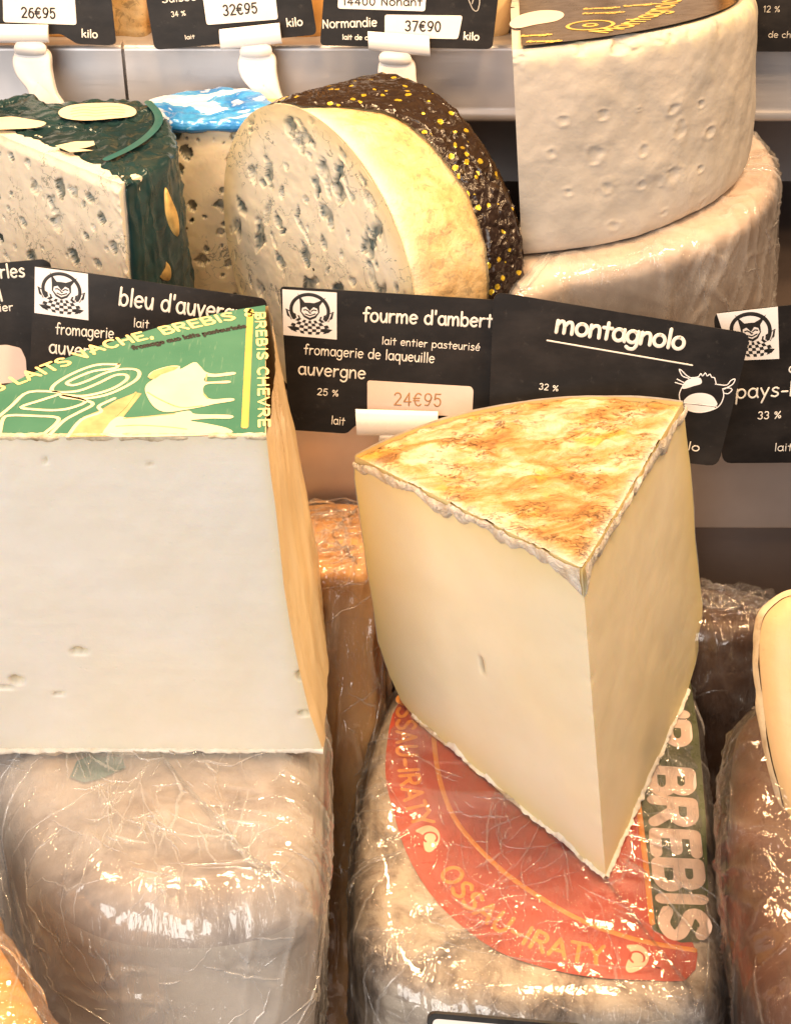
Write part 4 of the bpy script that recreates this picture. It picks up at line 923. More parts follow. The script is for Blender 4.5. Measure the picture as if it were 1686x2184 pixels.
# --- dark green foil wedge (left)
KY = 11.0
zt3 = uy(255, 390, KY)[2]; f8 = Frame((0, 0, zt3), (1, 0, 0), (0, 0, 1))
gz = STEP_Z
gb = thing('blue_cheese', 'blue veined cheese wedge in dark green foil at the upper left', 'cheese', A(*(f8.p(f8.l(180, 300))[:2]), gz))
K = uz(258, 392, zt3); J = uz(-60, 262, zt3)
dv = unit(J-K); nf = np.cross(dv, A(0, 0, 1)); nf = nf if nf[1] < 0 else -nf
ln_ = np.linalg.norm(J-K); hh = zt3-gz
m = MB(); U, V = np.meshgrid(np.linspace(0, ln_, 200), np.linspace(0, hh, 190), indexing='ij')
bl = rblobs(105, 0.4, ln_, 0, hh-0.6, 25, 0.10, 0.50, 1.1)
fgf = Frame(K, dv, nf)
for px, py, r in [(160, 405, .6), (125, 475, .75), (75, 545, .7), (165, 545, .6), (55, 470, .45), (30, 330, .35), (80, 390, .4), (215, 560, .5), (190, 500, .4), (20, 545, .4)]:
    d = upl(px, py, K, nf)-K; bl.append((np.dot(d, dv), hh+d[2], r*.62, r*.5, 0.3))
mk, mcol = pits_field(U, V, bl, 28)
crumb = ss(0.8, 0.0, U)*0.25*np.abs(fbm(np.stack([U*2, V*2, U*0], -1), 31, 3))+ss(hh-0.5, hh, V)*0.15
P = K+dv*U[..., None]+A(0, 0, 1)*(V-hh)[..., None]+nf*(0.18-mk*0.28-crumb+0.05*fbm(np.stack([U, V, U*0], -1)*1.6, 29))[..., None]
m.grid(P, mould=mcol, edge=0.08, flip=True)
# thickness back to the foil
m.grid(np.stack([P[0], P[0]-nf*1.2]), edge=0.2); m.grid(np.stack([P[:, -1], P[:, -1]-nf*1.2], 1), edge=0.2)
m.build('paste', M['paste_green'], gb)
m = MB()
oo = [K+dv*0.25-nf*0.30, K+dv*ln_*0.3-nf*0.55, K+dv*ln_*0.7-nf*0.55, J-nf*0.5, J-nf*4+dv*1.0]+[uz(*p, zt3) for p in [(0, 226), (140, 215), (270, 212), (330, 228), (362, 262), (374, 312), (352, 345), (295, 378), (268, 392)]]
oo = np.array(oo)[:, :2]
Q, nq = slab(f8, oo, hh, 0.35, 34, 8, 60, 420, -0.5, True)
Q = Q+nq*(np.minimum(crumple(Q, 7, 1.1, 7)*0.38-0.12, 0.3)+creases(Q, 29, ((.1, .1, 1), (1, .4, .2)), 1.0)*0.07)[..., None]*np.clip(np.abs((Q-K)@nf)/0.5, 0.1, 1)[..., None]
m.grid(Q, cv=True)
t_ = NT('dark_green_foil')
c_ = t_.mix(t_.ramp(t_.noise(30, 4), [(0.4, 0.0), (0.7, 1.0)]), (0.010, 0.030, 0.034), (0.018, 0.055, 0.058))
M['foil_green'] = t_.done(t_.princ(c_, 0.24, 0.15, t_.bump(t_.noise(90, 5, 0.6, (1, 1, 0.5), dist=0.9, typ='RIDGED_MULTIFRACTAL'), 0.6, 0.003), 0.5))
fg = m.build('foil', M['foil_green'], gb)
m = MB(); f8b = Frame((0, 0, zt3+0.2), (1, 0, 0), (0, 0, 1))
flat(m, f8b, [(126, 238), (150, 226), (200, 221), (255, 222), (288, 233), (285, 248), (240, 254), (180, 258), (135, 252)], 0.03, True, 40)
flat(m, f8b, [(118, 312), (160, 303), (200, 302), (203, 310), (185, 316), (168, 318), (200, 322), (150, 326)], 0.03)
flat(m, f8b, [(-30, 258), (20, 250), (60, 255), (98, 262), (85, 272), (40, 276), (-30, 276)], 0.03, True, 30)
st_ = m.build('sticker', M['cream_print'], gb)
m = MB()
for k in range(4):
    y0 = 229+6*k; ribbon(m, f8b, catmull(f8b.L([(150+4*abs(k-1.5), y0+4), (180, y0), (205, y0+2), (235, y0-1), (268-4*abs(k-1.5), y0+1)]), 4), 0.035, 0.003, 0.034)
m.build('lettering', M['tan_print'], st_)
m = MB(); ribbon(m, f8b, catmull(f8b.L([(316, 218), (335, 240), (338, 262), (318, 288), (280, 315), (228, 340)]), 6), 0.20, 0.003, 0.02)
m.build('ring_line', plain('teal_print', (0.02, 0.11, 0.115), 0.35), gb)
m = MB()
for (px0, py0, px1, py1, wd) in [(352, 400, 375, 505, .32), (338, 545, 362, 600, .38)]:
    a = uy(px0, py0, KY+1.3); b = uy(px1, py1, KY+1.3); frs = Frame(a, b-a, unit((0.75, -0.65, 0.1)))
    q = np.array([(0, 0), (.3, .6), (.6, 1), (.9, .7), (1, .1), (.8, -.7), (.5, -1), (.2, -.6)])*A(np.linalg.norm(b-a), wd)
    m.prism(frs.p(smooth_closed(q, 30), 0.0), frs.n*0.08)
m.build('sticker', plain('dull_gold', (0.50, 0.33, 0.11), 0.35, 0, 0.4, 160), gb)

# --- tall grey half wheel on a wrapped one (right)
MY = 13.0
B0, T0 = uy(1113, 550, MY), uy(1092, 110, MY)
ma = unit(T0-B0); MH = np.linalg.norm(T0-B0)
fmb = Frame(B0, (1, 0, 0), ma); fmt = Frame(T0, (1, 0, 0), ma)
def circ3(a, b, c):
    ax, ay = a; bx, by = b; cx, cy = c
    d = 2*(ax*(by-cy)+bx*(cy-ay)+cx*(ay-by))
    ux = ((ax*ax+ay*ay)*(by-cy)+(bx*bx+by*by)*(cy-ay)+(cx*cx+cy*cy)*(ay-by))/d
    uy_ = ((ax*ax+ay*ay)*(cx-bx)+(bx*bx+by*by)*(ax-cx)+(cx*cx+cy*cy)*(bx-ax))/d
    return A(ux, uy_), math.hypot(ax-ux, ay-uy_)
mc, mr = circ3(fmb.l(1113, 550), fmb.l(1400, 497), fmb.l(1602, 345))
a0 = math.atan2(*(fmb.l(1113, 550)-mc)[::-1]); 
mw = thing('half_cheese', 'half wheel of grey rinded cheese with dark label, stacked on a wrapped wheel', 'cheese', fmb.p(mc+A(mr*.4, 0)).reshape(3))
mk_dents = [(715, 515, .45), (890, 490, .4), (1040, 468, .2), (1185, 458, .4), (1305, 445, .25), (665, 655, .5), (845, 660, .7), (1060, 640, .3), (1215, 555, .6), (1345, 560, .5), (740, 820, .35), (900, 800, .45), (1045, 790, .45), (1185, 750, .6), (1310, 870, .4), (935, 960, .45), (1145, 915, .3), (1300, 720, .4), (1490, 490, .4)]
def rside(h):
    """rind profile: rounded shoulders"""
    return 1-0.04*np.exp(-(1-h)*MH/0.35)-0.03*np.exp(-h*MH/0.4)
a1 = a0+R_(178)
m = MB(); AA, HH = np.meshgrid(np.linspace(a0, a1, 320), np.linspace(0, 1, 200), indexing='ij')
rr = mr*rside(HH)
C2 = np.stack([mc[0]+rr*np.cos(AA), mc[1]+rr*np.sin(AA)], -1)
TS = 0.16; yfr = fmb.l(1113, 550)[1]
P = fmb.p(C2)+ma*(HH*(MH-TS*np.maximum(C2[..., 1]-yfr, 0)))[..., None]
nrm = np.cos(AA)[..., None]*fmb.ex+np.sin(AA)[..., None]*fmb.ey
dent = 0
for zx, zy, r in mk_dents:
    px, py = 843+zx*.5, zy*.5
    k_ = np.argmin(np.linalg.norm((P-CAM)/((P-CAM)@FW)[..., None]-ray(px, py), axis=-1)+(AA > a0+2)*1.0); c = P.reshape(-1, 3)[k_]
    rq = np.random.RandomState(int(zx)); st_ = A(0.75+0.5*rq.rand(), 1, 0.75+0.7*rq.rand()); d = np.linalg.norm((P-c)*st_, axis=-1)/(r*(0.5+0.45*rq.rand()))+0.75*fbm(P*2.4+zx, 55, 3)
    dent = dent+np.exp(-((d-.9)/.35)**2)*0.03-ss(0.9, 0.2, d)*0.05
chip = 0
P = P+nrm*(fbm(P*0.5, 61, 3)*0.16+fbm(P*2.4, 62, 2)*0.012+dent+ss(0.88, 0.97, HH)*np.minimum(fbm(P*1.1, 63, 4), 0.0)*0.8*ss(a0+1.2, a0+0.3, AA))[..., None]
m.grid(P, flip=True, edge=ss(0.86, 1.0, HH))
m_top = P[:, -1]; cen_t = fmt.p(mc).reshape(3)-ma*TS*(mc[1]-yfr)
# top disc
Rk = np.linspace(1, 0.02, 40)[:, None, None]
Pt = cen_t+(m_top-cen_t)[None]*Rk+ma*(0.12*(1-Rk))
m.grid(Pt, flip=False, edge=0.8)
t_ = NT('grey_rind')
c_ = t_.ramp(t_.noise(26, 7, 0.6, (1, 1, 1.6)), [(0.3, (0.40, 0.37, 0.335)), (0.5, (0.50, 0.46, 0.415)), (0.7, (0.60, 0.545, 0.485))])
c_ = t_.mix(t_.ramp(t_.noise(14, 3), [(0.45, 0.0), (0.7, 0.5)]), c_, (0.44, 0.43, 0.42))
c_ = t_.mix(t_.math('MULTIPLY', t_.attr('edge'), t_.ramp(t_.noise(70, 4), [(0.4, 0.0), (0.6, 0.8)])), c_, (0.80, 0.70, 0.46))
M['grey_rind'] = t_.done(t_.princ(c_, 0.55, 0, t_.bump(t_.math('ADD', t_.noise(70, 8, 0.6), t_.noise(240, 4)), 0.22, 0.0015), 0.35, 0.08, (0.004,)))
m.build('rind', M['grey_rind'], mw)
m = MB(); fr0, fr1 = P[0], P[-1]
U = np.linspace(0, 1, 60)
Pc = fr0[None]*(1-U)[:, None, None]+fr1[None]*U[:, None, None]; Pc[..., 0] += fbm(Pc*.8, 66)*0.08*np.sin(math.pi*U)[:, None]
m.grid(Pc, flip=False, edge=0.4); m.build('paste', M['paste_pale'], mw)
# printed label on its top
M['label_dark'] = plain('dark_brown_label', (0.022, 0.014, 0.008), 0.22, 0, 0.5, 60, 0.15)
fmt2 = Frame(T0+ma*0.14, (1, 0, 0), unit(ma+fmb.ey*TS))
m = MB(); an = np.linspace(a0+0.02, a1-0.02, 60); rl = mr*0.925
lp = np.vstack([np.stack([mc[0]+0.15+rl*np.cos(an), mc[1]-0.55+rl*np.sin(an)], -1)]); flat(m, fmt2, lp, 0.02, False)
ml = m.build('label', M['label_dark'], mw)
m = MB(); flat(m, fmt2, [(1086, 52), (1105, 35), (1150, 24), (1190, 25), (1202, 34), (1185, 46), (1140, 54), (1100, 62)], 0.035, True, 40); m.build('sticker', M['paper_pink'], ml)
m = MB()
write_path(m, fmt2, "Montagnolo", [(1290, 72), (1345, 58), (1410, 30), (1452, 0)], 0.75, 0.11, 0.035)
ribbon(m, fmt2, np.array(fmt2.l(1258, 55))+np.array(arc(0, 0, 1.05, 1.3, 0, 360, 40)), 0.09, 0.012, 0.035)
ribbon(m, fmt2, np.array(fmt2.l(1258, 55))+np.array(arc(0, 0, .3, .4, 0, 360, 14)), 0.09, 0.012, 0.035)
for k, (xa, ya, xb_, yb_) in enumerate([(1242, 22, 1320, 18), (1240, 32, 1330, 28), (1110, 80, 1175, 76), (1120, 92, 1195, 90), (1330, 16, 1400, 10)]):
    write_path(m, fmt2, "formaggio", [(xa, ya), ((xa+xb_)/2, (ya+yb_)/2), (xb_, yb_)], 0.30, 0.05, 0.035)
m.build('lettering', M['gold'], ml)
# wrapped wheel under it
f9 = Frame(B0-ma*0.25, (1, 0, 0), ma)
wc, wr = circ3(f9.l(1082, 590), f9.l(1420, 540), f9.l(1655, 380))
an = np.linspace(math.atan2(*(f9.l(1082, 590)-wc)[::-1]), math.atan2(*(f9.l(1082, 590)-wc)[::-1])+R_(175), 14)
o9 = [wc+wr*A(math.cos(a), math.sin(a)) for a in an]
M['rind_rose'] = rindy('rosy_rind', [(0.3, (0.50, 0.37, 0.28)), (0.55, (0.64, 0.50, 0.40)), (0.8, (0.72, 0.60, 0.50))], 20, (1, 1, 0.5), 0.5, 0.2)
wrapped('wrapped_cheese', 'rosy cheese wheel in cling film under the grey half wheel', 'cheese', f9, o9, 9.5, 0.9, M['rind_rose'], M['film_milky'], 65, None, 0.08, 0.28, 0.10, ((.6, .2, 1), (1, .3, -.5), (.2, 0, 1)), 0.06, N=420, f=0.7)

#@@CARDS
# ================================================================== price cards and clips
def cardframe(p0, p1, y, lean=12, yaw=0):
    n = A(math.sin(R_(yaw))*math.cos(R_(lean)), -math.cos(R_(yaw))*math.cos(R_(lean)), math.sin(R_(lean)))
    o = uy(*p0, y); return Frame(o, upl(*p1, o, n)-o, n)
def cut_card(fr, pts, th=0.08, sm=False):
    q = np.array(fr.L(pts)); mb = MB()
    if np.sum(q[:, 0]*np.roll(q[:, 1], -1)-np.roll(q[:, 0], -1)*q[:, 1]) < 0: q = q[::-1]
    mb.prism(fr.p(q, 0)[::-1], -fr.n*th); return mb
def rounded(pts, r=14):
    out = []; n = len(pts)
    for i in range(n):
        p = A(*pts[i]); a = A(*pts[i-1])-p; b = A(*pts[(i+1) % n])-p
        if r <= 0: out.append(tuple(p)); continue
        ra = min(r, np.linalg.norm(a)/3); rb = min(r, np.linalg.norm(b)/3)
        s, e = p+unit(a)*ra, p+unit(b)*rb
        for t in np.linspace(0, 1, 5): out.append(tuple((1-t)**2*s+2*t*(1-t)*p+t*t*e))
    return out
def emblem(parent, fr, quad):
    """white square sticker with the shop's horned head emblem over a chequered scarf"""
    tl, tr, br, bl_ = [np.array(fr.l(*p)) for p in quad]
    def g(p):
        x, y = p; return (tl*(1-x)+tr*x)*(1-y)+(bl_*(1-x)+br*x)*y
    def G(ps): return np.array([g(p) for p in ps])
    mb = MB(); mb.prism(fr.p(G([(0, 0), (0, 1), (1, 1), (1, 0)]), 0.022), -fr.n*0.02); st = mb.build('sticker', M['sticker'], parent, None, False)
    k = MB()
    ribbon(k, fr, G(arc(.5, .42, .355, .36, 150, 390, 30) if False else [(.5+.345*math.cos(a), .42-.345*math.sin(a)) for a in np.linspace(-.55, math.pi+.55, 40)]), np.linalg.norm(tr-tl)*0.032, 0.004, 0.026)
    flat(k, fr, G([(.28, .06), (.31, .18), (.32, .30), (.32, .45), (.39, .57), (.5, .63), (.61, .57), (.68, .45), (.68, .31), (.80, .12), (.67, .21), (.58, .255), (.5, .25), (.41, .255), (.35, .17)]), 0.028, False)
    k.build('emblem', M['ink'], st); k = MB()
    rows = 5
    for r in range(rows):
        for c in range(9):
            if (r+c) % 2: continue
            def cell(i, j):
                v = j/rows; hw = .20+.16*math.sin(v*2.4); u = (i/9-.5)*2
                return (.5+hw*u, .62+.30*v-.05*u*u+.02)
            flat(k, fr, G([cell(c, r), cell(c+1, r), cell(c+1, r+1), cell(c, r+1)]), 0.027, False)
    for sx in (1, -1):
        for a_ in range(4):
            x = .06+.07*a_; q = [(x, .44+.03*a_), (x+.04, .455+.03*a_), (x+.06, .60+.01*a_), (x+.02, .56+.01*a_)]
            flat(k, fr, G([(p if sx == 1 else (1-p[0], p[1])) for p in q]), 0.027, False)
        q = [(.08, .80), (.22, .78), (.30, .86), (.16, .88)]
        flat(k, fr, G([(p if sx == 1 else (1-p[0], p[1])) for p in q]), 0.027, False)
        ribbon(k, fr, G([(.5+sx*.44, .42), (.5+sx*.26, .52), (.5+sx*.34, .64), (.5+sx*.44, .42)]), 0.02, 0.003, 0.026)
    k.build('scarf', M['ink'], st)
    w_ = MB()
    flat(w_, fr, G([(.36, .37), (.43, .34), (.5, .43), (.57, .34), (.64, .37), (.655, .45), (.59, .53), (.5, .575), (.41, .53), (.345, .45)]), 0.034, False)
    w_.build('emblem', M['sticker'], st)
    k = MB()
    wdt = np.linalg.norm(tr-tl)*0.012
    for q in ([(.39, .415), (.43, .405), (.47, .43)], [(.53, .43), (.57, .40), (.62, .41)], [(.42, .50), (.5, .53), (.60, .485)], [(.485, .44), (.5, .475), (.52, .47)]): ribbon(k, fr, G(q), wdt, 0.003, 0.036)
    k.build('emblem', M['ink'], st)
M['sticker'] = plain('white_sticker', (0.80, 0.79, 0.82), 0.4, 0, 0.02)
def slip(parent, fr, pts, txt, p0, p1, xh, wd, mat='paper', ink='ink', off=0.045, sp=.14):
    mb = MB(); q = np.array(fr.L(rounded(pts, 6)))
    if np.sum(q[:, 0]*np.roll(q[:, 1], -1)-np.roll(q[:, 0], -1)*q[:, 1]) < 0: q = q[::-1]
    mb.prism(fr.p(q, off)[::-1], -fr.n*0.03); s_ = mb.build('price_slip', M[mat], parent, None, False)
    if txt:
        mb = MB(); write(mb, fr, txt, p0, p1, xh, wd, off+0.004, sp); mb.build('lettering', M[ink], s_)
    return s_
def letters(parent, fr, items, mat='chalk'):
    for (txt, p0, p1, xh, wd) in items:
        mb = MB(); write(mb, fr, txt, p0, p1, xh, wd, 0.006); mb.build('lettering', M[mat], parent)
def card(label, fr, pts, r=16):
    mb = cut_card(fr, rounded(pts, r))
    c = np.mean([fr.p(fr.l(*p)).reshape(3) for p in pts], 0); c[2] = min(fr.p(fr.l(*p)).reshape(3)[2] for p in pts)
    return mb.build('price_card', M['card'], None, c, False, label=label, category='price card', group='blackboard price cards')

cm = lambda px, y=75.0: px*y/FPX            # photo pixels to cm at a given distance
# middle row
fB = cardframe((75, 568), (565, 640), 5.6, 16, 4)
k0f = cardframe((-60, 568), (100, 553), 6.4, 14, 0)
k0 = card('grey black price card cropped by the left edge, ending in rles', k0f, [(-330, 590), (92, 553), (108, 562), (118, 800), (-330, 830)], 6)
letters(k0, k0f, [('rles', (2, 593), (55, 590), cm(17), cm(2.0)), ('l', (2, 642), (8, 641), cm(19), cm(2.2)), ('ier', (0, 664), (30, 662), cm(10), cm(1.2))])
slip(k0, k0f, [(-120, 745), (15, 735), (45, 742), (56, 765), (58, 800), (30, 815), (-120, 830)], None, None, None, 0, 0, 'paper_pink')
k1 = card("black price card reading bleu d'auvergne, behind the green label", fB, [(74, 566), (566, 637), (572, 665), (585, 880), (60, 880)], 14)
emblem(k1, fB, [(75, 569), (188, 584), (189, 683), (74, 667)])
letters(k1, fB, [("bleu d'auvergne", (254, 650), (540, 690), cm(22), cm(2.3)), ('fromagerie', (119, 712), (243, 722), cm(14), cm(1.3)), ('auvergne', (105, 752), (246, 768), cm(17), cm(1.7)), ('lait', (285, 697), (318, 700), cm(11), cm(1.0))])
fF = cardframe((600, 612), (1045, 640), 6.8, 14, 0)
k2 = card("black price card reading fourme d'ambert with a 24\u20ac95 slip", fF, [(597, 611), (1090, 642), (1100, 925), (905, 930), (760, 905), (740, 925), (618, 917)], 10)
emblem(k2, fF, [(602, 617), (718, 624), (718, 724), (604, 714)])
letters(k2, fF, [("fourme d'ambert", (774, 685), (1050, 698), cm(18), cm(2.2)), ('lait entier pasteuris\u00e9', (814, 734), (1023, 748), cm(10), cm(0.95)), ('fromagerie de laqueuille', (648, 755), (926, 774), cm(13), cm(1.25)), ('auvergne', (636, 798), (779, 808), cm(16.5), cm(1.7)), ('25 %', (676, 842), (722, 846), cm(10), cm(1.0)), ('lait', (706, 904), (735, 907), cm(11), cm(1.0))])
slip(k2, fF, [(783, 811), (1004, 824), (1009, 832), (1006, 888), (783, 880)], '24\u20ac95', (839, 863), (941, 866), cm(19), cm(1.5), 'paper_pink', 'ink_orange')
fM = cardframe((1062, 625), (1592, 712), 6.0, 14, -2)
k3 = card('black price card with brush lettered montagnolo and a cow head', fM, [(1052, 622), (1600, 712), (1530, 995), (1040, 940)], 22)
letters(k3, fM, [('32 %', (1148, 830), (1190, 835), cm(9), cm(1.0)), ('kilo', (1440, 955), (1490, 963), cm(11), cm(1.3))])
mb = MB(); write(mb, fM, 'montagnolo', (1183, 708), (1458, 746), cm(24), cm(3.7), 0.006, 0.06); ribbon(mb, fM, fM.L([(1166, 726), (1475, 779)]), cm(1.6), 0.01, 0.008); mb.build('lettering', M['chalk'], k3)
def z5(pts): return [(1030.8+x*.3886, 594.05+y*.3886) for x, y in pts]
mb = MB()
for q in ([(1125, 548), (1090, 535), (1072, 500), (1085, 505), (1110, 530), (1135, 545)], [(1270, 580), (1330, 585), (1355, 560), (1378, 552), (1365, 580), (1330, 600), (1310, 605)], [(1310, 610), (1340, 600), (1362, 610), (1340, 632), (1315, 628)],
          [(1100, 585), (1065, 575), (1050, 570)], [(1095, 570), (1060, 552)], [(1135, 545), (1175, 540), (1190, 522), (1200, 535), (1215, 518), (1225, 535), (1240, 525), (1250, 542), (1265, 545), (1275, 580)],
          [(1085, 600), (1072, 640), (1085, 690), (1120, 722), (1180, 735), (1240, 725), (1290, 700), (1315, 650), (1310, 605)], [(1095, 683), (1180, 690), (1275, 702)]):
    ribbon(mb, fM, catmull(fM.L(z5(q)), 4), cm(1.1), 0.008, 0.008)
flat(mb, fM, z5([(1100, 605), (1085, 598), (1100, 570), (1130, 550), (1180, 543), (1195, 560), (1190, 578), (1150, 590)]), 0.010, True, 40)
flat(mb, fM, z5([(1098, 680), (1115, 650), (1150, 632), (1200, 628), (1245, 640), (1270, 665), (1275, 698), (1180, 686)]), 0.011, True, 40)
flat(mb, fM, z5([(1100, 690), (1180, 696), (1270, 708), (1240, 728), (1180, 735), (1125, 722)]), 0.011, True, 40)
mb.build('cow_head', M['sticker'], k3)
fP = cardframe((1524, 668), (1690, 650), 7.4, 12, 8)
k4 = card('black price card reading pays-b, cropped by the right edge', fP, [(1522, 668), (1960, 622), (1985, 985), (1540, 988)], 18)
emblem(k4, fP, [(1527, 669), (1657, 654), (1660, 765), (1560, 769)])
letters(k4, fP, [('pays-bas', (1568, 850), (1752, 840), cm(20), cm(2.0)), ('33 %', (1614, 894), (1665, 892), cm(11.5), cm(1.2)), ('lait', (1650, 962), (1688, 961), cm(11), cm(1.0)), ('cumin', (1680, 796), (1800, 788), cm(16), cm(1.6))])
# upper row
fU1 = cardframe((0, 85), (245, 97), 26.5, 10, 0)
u1 = card('upper shelf price card with 26\u20ac95, leftmost of the top row', fU1, [(-140, -160), (222, -150), (248, 92), (236, 97), (165, 94), (130, 72), (-140, 85)], 8)
slip(u1, fU1, [(6, -40), (158, -36), (164, 53), (8, 47)], '26\u20ac95', (47, 37), (120, 39), cm(14, 90), cm(1.7, 90))
letters(u1, fU1, [('kilo', (175, 79), (209, 81), cm(9.5, 90), cm(1.4, 90))])
fU2 = cardframe((330, 107), (676, 74), 26.5, 10, 0)
u2 = card('upper shelf price card with 32\u20ac95 and 34 %, above the blue foil', fU2, [(292, -120), (640, -150), (676, 74), (330, 107)], 14)
slip(u2, fU2, [(428, -40), (582, -55), (593, 41), (441, 53)], '32\u20ac95', (477, 33), (550, 27), cm(14, 90), cm(1.7, 90))
letters(u2, fU2, [('kilo', (612, 57), (646, 54), cm(10, 90), cm(1.4, 90)), ('34 %', (366, 36), (397, 33), cm(7, 90), cm(.8, 90)), ('lait', (395, 84), (416, 82), cm(5, 90), cm(.7, 90)), ('Suisse', (346, 6), (420, 0), cm(9, 90), cm(1.1, 90))])
fU3 = cardframe((682, 98), (1050, 104), 26.3, 10, 0)
u3 = card('upper shelf price card with 37\u20ac90 and handwritten Normandie', fU3, [(700, -140), (1078, -140), (1049, 105), (682, 97)], 12)
slip(u3, fU3, [(820, 31), (986, 33), (976, 83), (820, 80)], '37\u20ac90', (863, 65), (940, 67), cm(13.5, 90), cm(1.7, 90))
slip(u3, fU3, [(722, -40), (910, -38), (906, 24), (720, 18)], '14400 Nonant', (730, 10), (900, 12), cm(10, 90), cm(1.3, 90))
letters(u3, fU3, [('Normandie', (688, 60), (804, 56), cm(11, 90), cm(1.3, 90)), ('lait de chevre', (730, 84), (822, 86), cm(6, 90), cm(.9, 90)), ('kilo', (988, 84), (1021, 86), cm(9, 90), cm(1.5, 90))])
mb = MB(); ribbon(mb, fU3, catmull(fU3.L([(998, -2), (1008, 20), (1018, 22), (1022, 0), (1012, -8), (1006, 8)]), 5), cm(1, 90), 0.008, 0.01); mb.build('lettering', M['chalk_dim'], u3)
fU4 = cardframe((1628, 112), (1690, 112), 26.5, 10, 0)
u4 = card('upper shelf price card with 12 %, behind the grey half wheel', fU4, [(1560, -140), (1960, -140), (1950, 112), (1585, 110)], 12)
letters(u4, fU4, [('12 %', (1626, 26), (1662, 26), cm(8.5, 90), cm(.8, 90)), ('de chevre', (1637, 80), (1725, 81), cm(7.5, 90), cm(.8, 90))], 'chalk_dim')

# white plastic clips
def clip(label, fr, bar, foot, yb, neck):
    c = fr.p(fr.l(*foot[0])).reshape(3)
    t = thing('card_clip', label, 'card clip', c, 'white plastic card clips')
    q = np.array(fr.L(bar)); mb = MB()
    # folded holder bar: a rounded channel
    a, b, c2, d = q; rows = []
    for k in np.linspace(0, 1, 14):
        an = math.pi*k; e0 = a*(1-k)+d*k; e1 = b*(1-k)+c2*k
        rows.append(np.stack([fr.p(e0*(1-s)+e1*s).reshape(3)+fr.n*(0.10+0.30*math.sin(an)**.45) for s in np.linspace(0, 1, 8)]))
    Pb = np.stack(rows); mb.grid(Pb, flip=True)
    mb.grid(np.stack([Pb[:, 0], Pb[:, 0]-fr.n*(Pb[:, 0]@fr.n-fr.o@fr.n)[:, None]*0.9], 1)); mb.grid(np.stack([Pb[:, -1], Pb[:, -1]-fr.n*(Pb[:, -1]@fr.n-fr.o@fr.n)[:, None]*0.9], 1), flip=True)
    mb.build('holder', M['plastic'], t)
    mb = MB(); q = np.array(fr.L(neck)); 
    if np.sum(q[:, 0]*np.roll(q[:, 1], -1)-np.roll(q[:, 0], -1)*q[:, 1]) < 0: q = q[::-1]
    mb.prism(fr.p(smooth_closed(q, 40), 0.25)[::-1], -fr.n*0.3); mb.build('hinge', M['plastic'], t)
    if foot:
        q = smooth_closed(fr.L(foot), 70)
        if np.sum(q[:, 0]*np.roll(q[:, 1], -1)-np.roll(q[:, 0], -1)*q[:, 1]) < 0: q = q[::-1]
        mb = MB(); cq = q.mean(0); layers = [(1.0, -0.45), (1.0, 0.02), (0.96, 0.10), (0.86, 0.14), (0.4, 0.10), (0.02, 0.08)]
        Pf = np.stack([fr.p(cq+(q-cq)*s, z) for s, z in layers]); mb.grid(Pf, cv=True, flip=False)
        mb.build('foot', M['plastic'], t)
    return t
def footpx(x, y): return [(x+18, y), (x+55, y+2), (x+78, y+18), (x+82, y+55), (x+92, y+100), (x+110, y+140), (x+40, y+150), (x+34, y+100), (x+6, y+60), (x+0, y+25)]
fC1 = cardframe((30, 100), (130, 102), 26.0, 10, 0); fC2 = cardframe((510, 110), (610, 108), 26.0, 10, 0); fC3 = cardframe((805, 120), (900, 122), 25.8, 10, 0)
clip('white plastic card clip on the shelf edge, leftmost of the top row', fC1, [(-60, 50), (104, 52), (106, 90), (-60, 92)], footpx(28, 98), 0, [(40, 88), (92, 90), (95, 115), (38, 114)])
clip('white plastic card clip above the blue and white foil', fC2, [(468, 62), (596, 48), (602, 92), (472, 106)], footpx(508, 104), 0, [(520, 96), (572, 94), (575, 118), (518, 120)])
clip('white plastic card clip above the black and gold foil', fC3, [(784, 66), (914, 76), (917, 120), (786, 106)], footpx(806, 118), 0, [(815, 110), (868, 112), (872, 135), (814, 134)])
fC4 = cardframe((760, 900), (930, 905), 4.9, 14, 0)
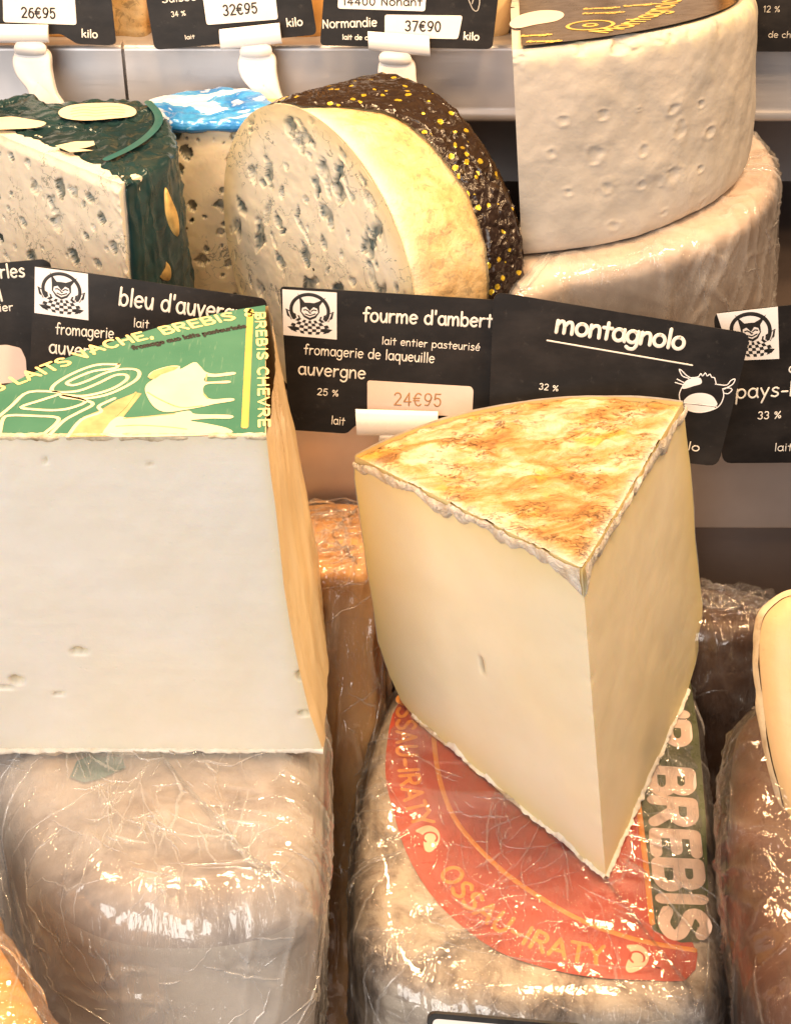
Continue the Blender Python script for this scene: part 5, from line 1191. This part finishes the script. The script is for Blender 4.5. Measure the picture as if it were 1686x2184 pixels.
clip('white plastic clip holding the 24\u20ac95 card', fC4, [(758, 871), (933, 876), (932, 930), (761, 927)], [(815, 930), (890, 932), (892, 960), (900, 1010), (812, 1010), (810, 960)], 0, [(818, 920), (880, 922), (880, 940), (816, 938)])
# small framed tag in the foreground
ft = cardframe((915, 2166), (1190, 2188), -22.0, 30, 0)
tag = thing('price_tag', 'small black framed tag poking up at the bottom edge', 'price tag', ft.p(ft.l(1050, 2290)).reshape(3))
mb = MB(); q = rounded([(911, 2160), (1250, 2190), (1240, 2420), (905, 2400)], 20); mb2 = cut_card(ft, q, 0.25); mb2.build('frame', plain('black_plastic_frame', (0.02, 0.018, 0.018), 0.3), tag, smooth=False)
mb = MB(); flat(mb, ft, rounded([(922, 2172), (1240, 2200), (1230, 2410), (915, 2390)], 14), 0.01); mb.build('panel', M['paper'], tag, smooth=False)
# cheeses on the upper shelf, seen between the cards
def brick(label, px0, px1, ptop, mat, y=31, dep=8):
    a = uy(px0, 100, y); b = uy(px1, 100, y); zt = uy(px0, ptop, y)[2]
    fr = Frame((0, 0, zt), (1, 0, 0), (0, 0, 1)); t = thing('cheese_block', label, 'cheese', A((a[0]+b[0])/2, y+dep/2, zl1))
    P, nm = slab(fr, [(a[0], y), ((a[0]+b[0])/2, y-.15), (b[0], y), (b[0]+.1, y+dep/2), (b[0], y+dep), (a[0], y+dep), (a[0]-.1, y+dep/2)], zt-zl1+0.4, 0.6, 14, 8, 20, 160)
    mb = MB(); mb.grid(P+nm*(fbm(P*.6, int(px0) % 97)*.12)[..., None], cv=True); mb.build('rind', mat, t)
brick('amber cheese on the upper shelf behind the left price card', -120, 180, -220, M['rind_gold'])
brick('yellow cheese on the upper shelf between the two left price cards', 205, 318, -260, M['rind_yellow'])
brick('amber cheese on the upper shelf behind the middle price cards', 345, 700, -240, M['rind_gold'])
brick('brown cheese on the upper shelf left of the grey half wheel', 720, 1075, -240, M['side_amber'])
brick('pale cheese on the upper shelf behind the grey half wheel', 1100, 1500, -200, M['rind_pale'])
brick('amber cheese on the upper shelf at the right edge', 1530, 1900, -220, M['rind_gold'])
for o in bpy.data.objects:
    if '_b' in o: del o['_b']
